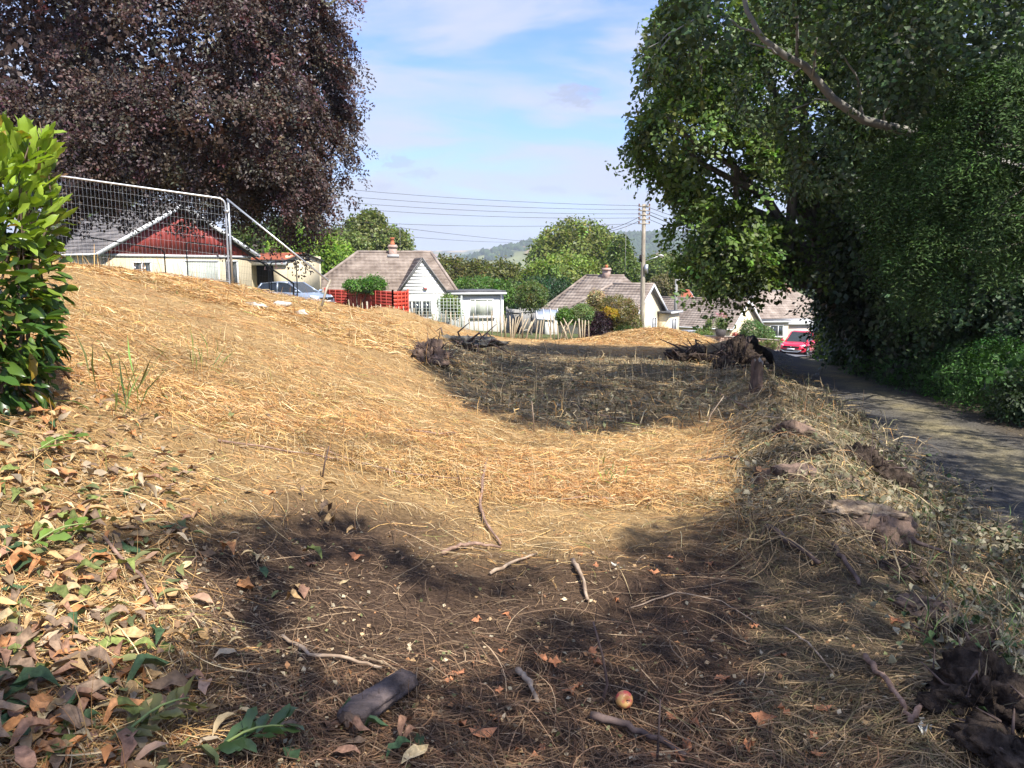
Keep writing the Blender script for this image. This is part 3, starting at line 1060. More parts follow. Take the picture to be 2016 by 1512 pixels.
# ------------------------------------------------------------------ garage, fences, cars near the houses
B = P(486, 562, 46.0)
gr = thing('garage', 'cream garage with dark open doorway beside the red-gabled house', 'garage', B, math.radians(-14))
g = MB()
g.box(0, 2.55, 4.2, 4.4, -1, 1.75)
g.box(0, .12, .1, 4.2, -1, 1.75)
g.box(1.75, 2.55, .1, .3, -1, 1.35)
g.box(2.43, 2.55, .3, 4.2, -1, 1.75)
g.obj('wall', M_cream, gr)
MB().box(.13, 2.42, .9, 4.1, -.9, 1.3).obj('dark_inside', M_dark, gr)
MB().box(-.1, 2.65, -.02, .09, 1.18, 1.46).obj('fascia', M_plastic, gr)
rg = roof_under(gr, [[(-.15, -.1, 1.5), (2.7, -.1, 1.5), (2.7, 2.2, 1.95), (-.15, 2.2, 1.95)], [(2.7, 4.6, 1.5), (-.15, 4.6, 1.5), (-.15, 2.2, 1.95), (2.7, 2.2, 1.95)]], M_felt)
roof_plane(rg, [(-.15, -.1, 1.5), (2.7, -.1, 1.5), (2.7, 2.2, 1.95), (-.15, 2.2, 1.95)], 6, M_tilered)

# ---- steel mesh fence panels
def mesh_panel(a, b, hgt, label, m, r=.021, wires=42, rows=11, wr=.0019, group='steel mesh fence panels'):
    """a, b: base points; panel leans with the ground"""
    a, b = np.asarray(a, float), np.asarray(b, float)
    t = thing('mesh_fence_panel', label, 'fence', a, 0, group)
    d = b - a
    ln = np.linalg.norm(d)
    d = d / ln
    upv = np.array([0, 0, 1.])
    c = .14
    pts = [np.zeros(3), upv * .1, upv * (hgt - c)]
    for k in range(1, 5):
        q = k / 4 * math.pi / 2
        pts.append(upv * (hgt - c + c * math.sin(q)) + d * (c - c * math.cos(q)))
    for k in range(0, 5):
        q = k / 4 * math.pi / 2
        pts.append(d * (ln - c + c * math.sin(q)) + upv * (hgt - c + c * math.cos(q)))
    pts += [d * ln + upv * .1, d * ln]
    MB().tube(pts, r, 8).obj('frame', m, t, True)
    MB().tube([upv * .12, upv * .12 + d * ln * .5, upv * .12 + d * ln], r * .8, 6).obj('frame', m, t)
    vw_ = MB().tube([(0, 0, .12), (0, 0, hgt * .5), (0, 0, hgt - .01)], wr, 4, cap=False).mesh('wire', m)
    for k in range(1, wires):
        link('wire', vw_, t, d * ln * k / wires)
    hw = MB().tube([(0, 0, 0), d * ln * .5, d * ln], wr * .75, 4, cap=False).mesh('wire', m)
    for k in range(1, rows):
        link('wire', hw, t, upv * (hgt * k / rows))
    return t


tR, tL = P(443, 390, 18.0), P(20, 331, 16.7)
aR, aL = tR - (0, 0, 2.02), tL - (0, 0, 2.02)
mesh_panel(aL, aR, 2.0, 'bright galvanised mesh fence panel standing on the crest beside the laurel', M_metal, .022, 54, 11)
st = thing('fence_brace', 'long galvanised brace pole sloping from the near fence panel to the ground', 'brace', aR)
foot = P(650, 556, 18.2)
MB().tube([aR - aR + (.07, 0, .1), (.07, 0, 1.0), (.07, 0, 1.98)], .024, 8).obj('upright', M_metal, st, True)
MB().tube([np.array([.05, -.03, 2.0]), (foot - aR) * .5 + (.02, 0, 1.0), foot - aR], .022, 8).obj('pole', M_metal, st, True)
gp = P(633, 590, 18.0)
MB().tube([foot - aR + (.01, 0, .06), (foot + gp) / 2 - aR, gp - aR - (0, 0, .15)], .028, 6).obj('ground_stake', M_wood, st)
MB().tube([(.0, -.04, 1.72), (.035, -.05, 1.72), (.09, -.04, 1.72)], .03, 6).obj('clamp', M_metal, st)
# further row, standing lower down, steel coloured dark for the copper beech's shade
prow = [((106, 455, 24), (323, 492, 26), 'shade-darkened steel mesh fence panel leftmost in the row below the crest'),
        ((366, 476, 26.5), (452, 487, 27.5), 'shade-darkened steel mesh fence panel in front of the red gable'),
        ((444, 506, 28), (528, 518, 29), 'shade-darkened steel mesh fence panel in front of the open garage'),
        ((532, 517, 29), (583, 512, 28), 'narrow shade-darkened steel mesh fence panel beside the parked blue car')]
for pa, pb, lb in prow:
    qa, qb = P(*pa), P(*pb)
    mesh_panel(qa - (0, 0, 2.0), qb - (0, 0, 2.0), 2.0, lb, M_shadesteel, .022, 26, 8, .0026)
q0, q1 = P(447, 472, 27.5), P(578, 558, 28)
sb_ = thing('fence_brace', 'shade-darkened brace pole behind the bright one, sloping towards the blue car', 'brace', q1)
MB().tube([q0 - q1, (q0 - q1) / 2, (0, 0, 0)], .032, 6).obj('pole', M_shadesteel, sb_)
MB().tube([(0, 0, .02), (-.02, 0, -.5), (-.04, 0, -1.2)], .03, 6).obj('ground_stake', M_shadesteel, sb_)

# ---- red garden fence
M_redf = mat('red_fence_stain', (.42, .055, .035), .7, var=(.33, .04, .03), scale=6, stretch=(1, 1, .3), jitter=.2)


def fence_panel(name, label, a, b, hgt, group, boards, horiz, m, grp_cat='fence', postw=.1):
    a, b = np.asarray(a, float), np.asarray(b, float)
    t = thing(name, label, grp_cat, a, 0, group)
    d = b - a
    n = np.cross(unit(d), (0, 0, 1))
    MB().bar((0, 0, -.6), (0, 0, hgt + .1), postw).obj('post', m, t)
    MB().bar(d + (0, 0, -.6), d + (0, 0, hgt + .1), postw).obj('post', m, t)
    if horiz:
        for k in range(boards):
            z = hgt * (k + .5) / boards
            w = hgt / boards * 1.06
            MB().bar(n * .02 + (0, 0, z), d + n * .02 + (0, 0, z), .02, w, n * .25 + np.array([0, 0, 1])).obj('board', m, t)
        for q in (.25, .5, .75):
            MB().bar(d * q - n * .035 + (0, 0, .02), d * q - n * .035 + (0, 0, hgt), .04).obj('batten', m, t)
            MB().bar(d * q + n * .075 + (0, 0, .02), d * q + n * .075 + (0, 0, hgt), .035).obj('batten', m, t)
    else:
        for k in range(boards):
            p = d * (k + .5) / boards
            MB().bar(p + n * .02, p + n * .02 + (0, 0, hgt - .02 + .01 * rng.normal()), np.linalg.norm(d) / boards * .96, .02, n).obj('board', m, t)
        for z in (.25, hgt - .25):
            MB().bar(n * .05 + (0, 0, z), d + n * .05 + (0, 0, z), .04, .07).obj('rail', m, t)
    return t


rp = [P(640, 568, 47.0), P(685, 569, 45.6), P(731, 570, 44.2), P(773, 572, 42.8), P(803, 571, 44.0)]
names = ['red lap-board fence panel nearest the blue car', 'red fence panel under the leafy climber', 'red lap-board fence panel next to the sunlit one']
for k in range(3):
    fence_panel('garden_fence_panel', names[k], rp[k] - (0, 0, 1.75), rp[k + 1] - (0, 0, 1.75), 1.7, 'red garden fence panels', 10 if k != 1 else 9, k != 1, M_redf)
fence_panel('garden_fence_panel', 'sunlit bright red end panel of the garden fence beside the trellis', rp[3] - (0, 0, 1.75), rp[4] - (0, 0, 1.75), 1.7, 'red garden fence panels', 8, True, mat('sunlit_red_stain', (.62, .07, .035), .6, jitter=.12, scale=5))  # brighter copy of the fence stain paints the sunlight on this panel

# ---- trellis
tr = thing('trellis', 'pale square-lattice garden trellis in front of the white bungalow', 'trellis', P(806, 640, 44))
M_trel = mat('pale_trellis_paint', (.50, .55, .50), .7, jitter=.15, scale=8)
tw, th = 2.95, 1.55
for k in range(16):
    MB().box(k * tw / 15 - .012, k * tw / 15 + .012, -.012, 0, -.4, th).obj('lath', M_trel, tr)
for k in range(9):
    MB().box(-.02, tw + .02, .001, .012, .05 + k * (th - .1) / 8 - .011, .05 + k * (th - .1) / 8 + .011).obj('lath', M_trel, tr)
for x in (-.04, tw * .58, tw + .04):
    MB().box(x - .045, x + .045, .02, .1, -.6, th + .12).obj('post', M_trel, tr)
# ---- leaning chestnut paling
pf = thing('paling_fence', 'leaning chestnut paling fence along the bottom edge of the plot', 'fence', (0, 0, 0))
M_pale = mat('split_chestnut', (.46, .38, .26), .85, var=(.56, .48, .35), scale=9, stretch=(1, 1, .2), jitter=.25)
M_wire = mat('rusty_wire', (.18, .14, .11), .7, metal=.5, jitter=.3)
pxs = np.concatenate([np.arange(686, 800, 9), np.arange(806, 985, 9.0), np.arange(985, 1160, 6.2)])
wl_ = []
for i, px in enumerate(pxs):
    top = np.interp(px, [686, 780, 850, 1000, 1150], [594, 604, 616, 624, 630]) + rng.normal() * 3
    d = np.interp(px, [686, 1150], [37.0, 41.5])
    tp = P(px, top, d)
    ln = 1.15 if px < 980 else rng.uniform(1.0, 1.3)
    lean = rng.normal() * .07
    if 1020 < px < 1055 or 1115 < px < 1135:
        lean = rng.uniform(.25, .6)
    elif 1100 < px < 1113:
        lean = -.45
    bt = tp + np.array([-math.sin(lean) * ln, rng.normal() * .03, -math.cos(lean) * ln])
    w = rng.uniform(.03, .045) if px > 980 else rng.uniform(.022, .032)
    mb = MB()
    md = (tp + bt) / 2 + (rng.normal() * .012, 0, 0)
    mb.tube([bt - (0, 0, .25), md, tp - (tp - bt) * .06, tp], [w, w, w * .9, w * .25], 5)
    mb.obj('pale', M_pale, pf)
    wl_.append(tp * .25 + bt * .75)
    if i % 9 == 4:
        MB().bar(tp + (0, .08, .12), tp + (0.02, .08, -1.3), .075).obj('post', M_wood, pf)
for zz_ in (.0, .55):
    MB().tube([p + (0, -.03, zz_) for p in wl_], .006, 4).obj('wire', M_wire, pf)
fence_panel('garden_fence_panel', 'grey weathered close-board fence behind the paling', P(998, 660, 50), P(1022, 660, 52), 1.75, 'grey garden fences', 8, False, M_greywood)
fence_panel('garden_fence_panel', 'grey weathered fence sloping away behind the small round tree', P(1024, 659, 51), P(1062, 652, 58), 1.75, 'grey garden fences', 14, False, M_greywood)
# conservatory roof
cv = thing('lean_to', 'low lean-to with white-ribbed glass roof beside the cream bungalow', 'lean-to', P(1056, 650, 53))
MB().prism([(0, 0, .75), (1.6, 0, .65), (1.6, 2.2, 1.25), (0, 2.2, 1.3)], (0, 0, 0), (0, 0, .03)).obj('glass_roof', mat('pale_roof_sheet', (.5, .54, .58), .25, jitter=.1), cv)
for k in range(4):
    MB().bar((k * .5 + .05, -.05, .80 - k * .03), (k * .5 + .05, 2.2, 1.36), .06).obj('rib', M_plastic, cv)
MB().box(.6, 1.1, .1, .3, -1, .7).obj('wall', M_white, cv)
MB().box(0, 1.6, 2.0, 2.2, -1, 1.2).obj('wall', M_white, cv)

# ---- low garden walls by the road
M_gbrick = mat('garden_brick', (.42, .28, .2), .9, var=(.5, .36, .28), scale=5, jitter=.25, bump=.4, bscale=30)
for (xa, ya, xb, yb, hh, lb) in ((1384, 676, 1452, 678, .55, 'low pale brick garden wall carrying the flower pot'), (1484, 682, 1534, 686, .6, 'low brick garden wall running up to the red car')):
    a, b = P(xa, ya, 58.2), P(xb, yb, 58.0)
    t = thing('garden_wall', lb, 'wall', a)
    d = b - a
    nrow, L_ = 5, np.linalg.norm(d)
    MB().bar((0, .06, hh / 2 - .4), d + (0, .06, hh / 2 - .4), .16, hh + .75).obj('core', M_gbrick, t)
    nbk = int(L_ / .45)
    bk = MB().box(.012, L_ / nbk - .012, -.1, -.025, .008, hh / nrow - .008).mesh('brick', M_gbrick)
    for r in range(nrow):
        for k in range(nbk):
            link('brick', bk, t, d / L_ * (k * L_ / nbk + (r % 2) * .1) + (0, rng.normal() * .004, r * hh / nrow))
    MB().bar((0, .03, hh + .03), d + (0, .03, hh + .03), .3, .06).obj('coping', M_pave, t)
    if xa > 1450:
        MB().box(-.55, -.02, -.25, .3, -.5, .75).obj('pier', M_gbrick, t)
pw = P(1418, 674, 57.6)
fp = thing('flower_pot', 'dark flower pot with upright pink-flowered plant on the garden wall', 'plant', pw)
MB().tube([(0, 0, .45), (0, 0, .5), (0, 0, 1.0), (0, 0, 1.02), (0, 0, .98)], [.28, .32, .44, .40, .3], 14).obj('pot', mat('dark_pot', (.06, .05, .045), .7, jitter=.2), fp, True)


# ------------------------------------------------------------------ cars
def car(name, label, loc, rz, paint, L=4.2, Wd=1.8, Ht=1.52):
    t = thing(name, label, 'car', loc, rz, None)
    # stations along x (front = +x): (x, z_bottom, z_belt, half width)
    hw = Wd / 2
    st = [(-L / 2, .42, .92, hw * .84), (-L / 2 + .12, .32, 1.0, hw * .94), (-L / 2 + .6, .26, 1.02, hw), (-.3, .24, .98, hw), (.75, .24, .96, hw),
          (1.25, .24, .94, hw * .995), (L / 2 - .45, .25, .86, hw * .97), (L / 2 - .12, .28, .78, hw * .88), (L / 2, .36, .66, hw * .76)]
    Vs = []
    for x, zb, zt, h in st:
        zm = zb + (zt - zb) * .55
        Vs += [(x, -h * .9, zb), (x, -h, zb + .12), (x, -h, zm), (x, -h * .95, zt - .05), (x, -h * .82, zt), (x, h * .82, zt), (x, h * .95, zt - .05), (x, h, zm), (x, h, zb + .12), (x, h * .9, zb)]
    k = 10
    fs = []
    for i in range(len(st) - 1):
        for j in range(k):
            fs.append((i * k + j, (i + 1) * k + j, (i + 1) * k + (j + 1) % k, i * k + (j + 1) % k))
    fs += [tuple(range(k)), tuple(range((len(st) - 1) * k + k - 1, (len(st) - 1) * k - 1, -1))]
    MB().add(Vs, fs).obj('body', paint, t, True)
    # cabin roof and pillars
    zr = Ht
    cab = [(-L / 2 + .22, .98, hw * .86), (-L / 2 + .65, zr - .06, hw * .68), (-.4, zr, hw * .72), (.15, zr - .03, hw * .70), (1.05, .95, hw * .84)]
    rf = MB()
    rf.add([(-L / 2 + .6, -hw * .68, zr - .08), (-L / 2 + .6, hw * .68, zr - .08), (-.4, hw * .72, zr), (-.4, -hw * .72, zr), (.2, hw * .70, zr - .04), (.2, -hw * .70, zr - .04),
            (-L / 2 + .6, -hw * .68, zr - .14), (-L / 2 + .6, hw * .68, zr - .14), (-.4, hw * .73, zr - .07), (-.4, -hw * .73, zr - .07), (.2, hw * .71, zr - .10), (.2, -hw * .71, zr - .10)],
           [(0, 3, 2, 1), (3, 5, 4, 2), (6, 7, 8, 9), (9, 8, 10, 11), (1, 2, 8, 7), (2, 4, 10, 8), (0, 6, 9, 3), (3, 9, 11, 5), (4, 5, 11, 10), (0, 1, 7, 6)])
    rf.obj('roof', paint, t)
    for s in (-1, 1):
        for a, b in (((.2, s * hw * .70, zr - .06), (1.1, s * hw * .83, .93)), ((-.42, s * hw * .72, zr - .05), (-.38, s * hw * .86, .96)), ((-L / 2 + .62, s * hw * .68, zr - .1), (-L / 2 + .3, s * hw * .84, .98))):
            MB().bar(a, b, .07).obj('pillar', paint, t)
        MB().add([(-L / 2 + .38, s * hw * .83, .98), (1.02, s * hw * .835, .95), (.2, s * hw * .70, zr - .08), (-L / 2 + .68, s * hw * .68, zr - .12)], [(0, 1, 2, 3)]).obj('side_window', M_glass, t)
        MB().tube([(.95, s * hw * .98, 1.0), (.97, s * (hw + .12), 1.02), (.99, s * (hw + .2), 1.02)], [.03, .08, .06], 7).obj('wing_mirror', paint, t)
        hl = MB().prism([(L / 2 - .38, s * hw * .93, .70), (L / 2 - .10, s * hw * .62, .66), (L / 2 - .12, s * hw * .60, .78), (L / 2 - .42, s * hw * .92, .83)], (.03, s * .02, 0), (.06, s * .03, .005))
        hl.obj('headlight', mat('headlight_glass', (.75, .77, .8), .1, jitter=.15, spec=.8), t)
        for x in (L / 2 - .85, -L / 2 + .78):
            w = link('wheel', None, t, (x, s * (hw - .12), .33))
            MB().tube([(0, s * -.1, 0), (0, s * .1, 0), (0, s * .13, 0)], [.33, .33, .28], 18).obj('tyre', mat('tyre_rubber', (.02, .02, .02), .85, jitter=.2), w)
            MB().tube([(0, s * .125, 0), (0, s * .14, 0), (0, s * .145, 0)], [.23, .22, .05], 14).obj('rim', M_metal, w)
            MB().tube([(x, s * (hw - .04), .33), (x, s * (hw + .012), .33)], .39, 16).obj('wheel_arch', M_dark, t)
    MB().add([(1.08, -hw * .80, .94), (1.08, hw * .80, .94), (.2, hw * .67, zr - .05), (.2, -hw * .67, zr - .05)], [(0, 1, 2, 3)]).obj('windscreen', M_glass, t)
    MB().add([(-L / 2 + .25, -hw * .78, .99), (-L / 2 + .25, hw * .78, .99), (-L / 2 + .6, hw * .64, zr - .1), (-L / 2 + .6, -hw * .64, zr - .1)], [(0, 3, 2, 1)]).obj('rear_window', M_glass, t)
    f = L / 2
    MB().prism([(f - .03, -hw * .6, .60), (f - .03, hw * .6, .60), (f - .06, hw * .64, .72), (f - .06, -hw * .64, .72)], (.03, 0, 0), (.07, 0, 0)).obj('grille', M_dark, t)
    MB().prism([(f, -hw * .72, .30), (f, hw * .72, .30), (f, hw * .78, .48), (f, -hw * .78, .48)], (-.06, 0, 0), (.025, 0, 0)).obj('lower_grille', mat('car_trim', (.03, .03, .03), .6, jitter=.2), t)
    MB().prism([(f, -hw * .55, .30), (f, hw * .55, .30), (f, hw * .82, .46), (f, hw * .74, .46), (f, hw * .5, .36), (f, -hw * .5, .36), (f, -hw * .74, .46), (f, -hw * .82, .46)], (.027, 0, 0), (.05, 0, 0)).obj('skid_plate', M_metal, t)
    MB().box(f + .052, f + .065, -.26, .26, .46, .57).obj('number_plate', M_plastic, t)
    MB().prism([(f - .02, -.04, .64), (f - .02, .04, .64), (f - .03, 0, .71)], (.06, 0, 0), (.075, 0, 0)).obj('badge', M_metal, t)
    return t


M_redcar = mat('red_car_paint', (.75, .014, .05), .3, jitter=.05, coat=.8)
M_bluecar = mat('silver_blue_car_paint', (.34, .40, .50), .3, jitter=.05, metal=.3, coat=.8)
M_greycar = mat('grey_car_paint', (.3, .31, .33), .3, jitter=.05, coat=.8)
cb = P(1566, 696, 55.0)
car('parked_car', 'red crossover car parked on the far side of the road, facing the plot', (cb[0] + .35, cb[1], H(cb[0], cb[1]) + .03), math.radians(-128), M_redcar, 4.2, 1.8, 1.62)
car('parked_car', 'silver-blue car half hidden behind the crest next to the red garden fence', P(578, 612, 39.5), math.radians(-22), M_bluecar, 4.1, 1.75, 1.5)
car('parked_car', 'grey car mostly hidden behind plants in the driveway of the shaded bungalow', P(1349, 683, 66), math.radians(-150), M_greycar, 4.1, 1.75, 1.45)

# ------------------------------------------------------------------ pole and wires
pb, pt = P(1264, 668, 46.0), P(1268, 402, 46.0)
pb[2] -= .4
ax = pt - pb
up_ = thing('utility_pole', 'weathered wooden utility pole with crossarm, transformer box and street light', 'pole', pb)
MB().tube([ax * q for q in (0, .25, .5, .75, 1)], [.15, .14, .13, .12, .105], 10, .02).obj('post', M_wood, up_, True)
hh = np.linalg.norm(ax)
M_ins = mat('brown_porcelain', (.16, .07, .05), .3, jitter=.2)
for q in (.985, .955, .925, .895, .865):
    c = ax * q
    MB().bar(c + (-.34, -.1, 0), c + (.34, -.1, 0), .05, .06).obj('crossarm', M_wood, up_)
    for s in (-.3, .3):
        MB().tube([c + (s, -.1, .03), c + (s, -.1, .09), c + (s, -.1, .15)], [.035, .05, .03], 7).obj('insulator', M_ins, up_)
bx_ = ax * .555
MB().box(bx_[0] + .06, bx_[0] + .26, bx_[1] - .25, bx_[1] - .02, bx_[2] - .3, bx_[2] + .22).obj('transformer_box', M_metal, up_)
MB().tube([ax * .60 + (-.16, -.05, 0), ax * .60 + (-.16, -.05, .35), ax * .60 + (-.16, -.05, .42)], [.09, .09, .05], 8).obj('cable_box', M_dark, up_)
arm = MB().tube([ax * .60, ax * .615 + (.45, -.1, .05), ax * .63 + (.98, -.2, .1)], .025, 6).obj('lamp_arm', M_metal, up_)
MB().tube([ax * .63 + (.85, -.2, .10), ax * .63 + (1.0, -.22, .12), ax * .63 + (1.15, -.24, .08)], [.04, .08, .05], 8).obj('lamp_head', M_lead, arm)
M_cable = mat('black_cable', (.035, .035, .04), .6, jitter=.1)


def wire(label, a, b, sag, r=.010):
    t = np.linspace(0, 1, 18)[:, None]
    p = a + (b - a) * t
    p[:, 2] -= sag * 4 * t[:, 0] * (1 - t[:, 0])
    o = MB().tube(p - p[0], r, 4, cap=False).obj('overhead_wire', M_cable, None, False, p[0])
    tag(o, label, 'wire', 'overhead wires')


nm = ['topmost', 'second', 'third', 'fourth', 'fifth']
for k, (ya, yb) in enumerate(((405, 306), (413, 322), (421, 334), (429, 345), (440, 382))):
    wire(nm[k] + ' of the long overhead wires running left from the wooden pole', P(1262, ya, 46), P(150, yb, 44), .55 + .05 * k)
wire('thin wire crossing low over the white bungalow towards the hills', P(640, 428, 75), P(1080, 478, 150), .3, .022)
wire('thin lower wire behind the chimney aerial of the white bungalow', P(640, 450, 70), P(1010, 477, 150), .3, .02)
wire('short service wire dropping left behind the round tree', P(1264, 424, 46), P(1196, 452, 58), .1, .016)
wire('lower short service wire dropping left behind the round tree', P(1264, 432, 46), P(1196, 456, 58), .1, .016)
for k, (ya, yb, lb) in enumerate(((407, 448, 'topmost wire falling right from the pole into the oak'), (415, 458, 'second wire falling right from the pole into the oak'),
                                  (421, 470, 'thick third wire falling right from the pole into the oak'), (430, 478, 'lowest wire falling right from the pole into the oak'))):
    wire(lb, P(1274, ya, 46), P(1420, yb, 60), .15, .014 if k != 2 else .024)
sl_b = P(1329, 640, 78)
ss_ = thing('street_lamp', 'small grey street lamp standing behind the red roof', 'lamp', sl_b)
MB().tube([(0, 0, 0), (0, 0, 2.5), (0, 0, 4.6)], [.2, .16, .14], 8).obj('post', M_greywood, ss_)
MB().box(-.1, .75, -.06, .06, 4.5, 4.62).obj('lamp_arm', M_greywood, ss_)
# ------------------------------------------------------------------ trees
def fol(name, trans=.3, rough=.5, spec=.4, tg=(1.3, 1.5, .6)):
    return mat(name, attr=True, rough=rough, spec=spec, trans=trans, tgain=tg, jitter=.12, scale=3)


M_leaf = fol('green_foliage')
M_leafdark = fol('dark_green_foliage', .22, .5, .35, (1.2, 1.4, .6))
M_yew = fol('conifer_foliage', .12, .7, .2)
M_copper = fol('copper_beech_foliage', .16, .46, .32, (1.6, .7, .6))
M_bark = mat('tree_bark', (.11, .09, .07), .95, var=(.17, .145, .115), scale=7, stretch=(1, 1, .25), bump=.8, bscale=25, jitter=.3)
M_greybark = mat('grey_bark', (.34, .32, .285), .9, var=(.20, .185, .16), scale=5, bump=.6, bscale=22, jitter=.3)
M_twig = mat('twig_bark', (.13, .09, .06), .9, jitter=.3, scale=9)


def tree(name, label, base, blobs, nsp, nleaf, leaf, col, m=M_leaf, length=None, droop=.25, trunk_r=.25, cat='tree', group=None, gap=-.9, gs=1.0,
         fill=500, fillsize=.5, amp=.22, hue=.1, upd=.35, lo=.72, hi=1.04, wid=.55, keep=None, bark=None, limbs=True, shrub=False, jit=.4, boughs=0, bsize=(1.0, .16)):
    base = np.asarray(base, float)
    t = thing(name, label, cat, base, 0, group)
    B_ = np.asarray(blobs, float)
    if boughs:
        bc, bo = blob_points(blobs, boughs, lo, hi, gap, gs, keep)
        k = rng.integers(0, len(bc), nsp)
        un = unit(bo * .8 + np.array([0, 0, .6]) + rnd(len(bc)) * .12)
        sd = unit(np.cross(un, (0, 0, 1.)) + 1e-4)
        dn = np.cross(sd, un)
        dn = dn * np.sign(-dn[:, 2:3] + 1e-6)
        q = rng.normal(size=(nsp, 3)) * (bsize[0] * .75, bsize[0] * .6, bsize[1])
        q *= rng.uniform(.6, 1.35, len(bc))[k][:, None]
        p = bc[k] + dn[k] * q[:, :1] + sd[k] * q[:, 1:2] + un[k] * q[:, 2:]
        p -= un[k] * (.10 * (q[:, :1] ** 2 + q[:, 1:2] ** 2) / bsize[0])
        o = unit(bo[k] + sd[k] * (q[:, 1:2] * .3))
        if keep is not None:
            ok_ = keep(p)
            p, o = p[ok_], o[ok_]
    else:
        p, o = blob_points(blobs, nsp, lo, hi, gap, gs, keep)
    ln = (length or leaf * 7) * rng.uniform(.6, 1.3, len(p))
    fc = unit(o * .75 + np.array([0, 0, .55]) + rnd(len(p)) * .15)
    dr = unit(o * .35 + rnd(len(p)) * .55 + np.array([0, 0, -upd]) * 1.3)
    V1, F1, s1 = sprays(p - dr * (ln * .5)[:, None], dr, ln, nleaf, leaf, leaf * wid, droop * .6, jit * .8, face=fc)
    c1 = leafcol(col, s1, amp, hue)
    if fill:
        q, qo = blob_points(blobs, fill, .3, .80, 0, 1, keep, .08)
        V2, F2 = leaf_quads(q + rnd(len(q)) * .1, rnd(len(q)), qo + rnd(len(q)) * .5, fillsize * rng.uniform(.7, 1.3, len(q)), fillsize * .9 * np.ones(len(q)))
        c2 = np.repeat(np.asarray(col) * (1 + .15 * rng.normal(size=(len(q), 1))), 4, axis=0)
        V1 = np.concatenate([V1, V2])
        F1 = np.concatenate([F1, F2 + (F1.max() + 1 if len(F1) else 0)])
        c1 = np.concatenate([c1, c2.clip(.003, 1)])
    link('crown' if not shrub else 'foliage', new_mesh(name, V1 - base, [F1], m, False, c1), t)
    top = B_[:, :3].mean(0)
    mb = MB()
    if limbs:
        fork = base + (top - base) * (.45 if not shrub else .2)
        mb.tube(limb(base - (0, 0, .4), fork, 0, 6, .02) - base, np.linspace(trunk_r * 1.15, trunk_r * .75, 6), 9, .05)
        for b in B_:
            mb.tube(limb(fork, b[:3] + rnd(1)[0] * .1 * b[3], .06, 7, .035) - base, np.linspace(trunk_r * .55, trunk_r * .12, 7), 6)
        mb.obj('trunk' if not shrub else 'stem', bark or M_bark, t, True)
    return t


# ---- copper beech over the mesh fence
cbb = [pblob(330, 130, 26, 330, 280, 5), pblob(530, 150, 26.5, 130, 190, 4), pblob(570, 310, 26, 85, 120, 3.2), pblob(120, 200, 25.5, 260, 190, 5), pblob(420, 250, 25, 230, 120, 4),
       pblob(250, 258, 24.5, 200, 105, 3.5), pblob(590, 375, 26, 62, 60, 2.4), pblob(60, 270, 24, 130, 90, 3), pblob(480, 315, 25, 130, 60, 2.5), pblob(580, 60, 27, 80, 140, 3.5),
       pblob(260, -230, 25, 300, 280, 4)]
bb = P(20, 560, 30.5)
bb[2] = H(bb[0], bb[1])
front = lambda p: (p[:, 1] < 28.5) | (rng.uniform(0, 1, len(p)) < .35)
tree('copper_beech', 'large copper beech with dark purple foliage overhanging the mesh fence', bb, cbb, 12000, 20, .115, (.080, .056, .047), M_copper, .62, .3, .3, gap=-1.3, gs=.9,
     fill=32000, fillsize=.2, amp=.36, hue=.14, upd=.3, lo=.74, hi=1.10, keep=front, jit=.45, boughs=430, bsize=(.85, .09))

# ---- trees behind the houses
bg_trees = [
    ('broad pale green tree rising behind the grey roof of the red-gabled house', [(190, 440, 75, 75, 42), (135, 465, 74, 45, 40)], (.085, .13, .05), .42),
    ('dark green tree just behind the garage', [(500, 485, 62, 48, 40), (540, 490, 63, 40, 35)], (.05, .085, .025), .36),
    ('bright green willow-like tree beyond the blue car', [(600, 500, 58, 62, 45), (650, 515, 58, 45, 40), (560, 520, 58, 45, 40)], (.10, .19, .03), .30),
    ('cedar with flat dark tiers beside the copper beech', [(578, 440, 85, 42, 10), (590, 462, 85, 50, 12), (600, 480, 85, 40, 20)], (.04, .07, .03), .36),
    ('loose grey-green tree behind the chimney of the white bungalow', [(720, 465, 80, 40, 38), (765, 480, 79, 42, 28), (735, 440, 80, 22, 22)], (.085, .12, .04), .36),
    ('olive tree left of the chimney behind the white bungalow', [(690, 492, 76, 36, 30), (660, 480, 78, 30, 26)], (.08, .12, .035), .34),
    ('long dark olive tree right of the white bungalow roof', [(880, 543, 100, 48, 34), (935, 551, 100, 50, 34), (990, 549, 101, 36, 34)], (.068, .085, .024), .42),
    ('big round-headed green tree left of the pole', [(1135, 485, 110, 72, 50), (1090, 510, 109, 50, 45), (1180, 510, 109, 52, 45)], (.09, .13, .032), .5),
    ('lighter green tree in front of the big round-headed one', [(1110, 545, 98, 60, 42), (1165, 555, 97, 48, 40), (1060, 560, 98, 38, 40)], (.10, .16, .035), .42),
    ('conical green conifer right behind the pole', [(1222, 500, 95, 20, 32), (1228, 535, 94, 32, 30), (1230, 570, 94, 38, 25)], (.065, .11, .028), .36),
    ('rounded green tree right of the pole', [(1310, 535, 110, 48, 35), (1345, 550, 108, 40, 35)], (.07, .115, .03), .42),
    ('greyish rounded bush tree behind the cream gable', [(1310, 565, 88, 30, 22)], (.085, .095, .045), .30),
    ('bright green tree between the two right-hand bungalows', [(1500, 585, 105, 35, 22), (1530, 575, 106, 30, 18)], (.11, .19, .04), .42),
    ('green tree far behind the oak branches', [(1420, 545, 120, 60, 40), (1490, 545, 121, 55, 35)], (.06, .10, .03), .5),
    ('leafy tree behind the red-roofed house', [(1390, 560, 115, 45, 30)], (.07, .12, .03), .45),
]
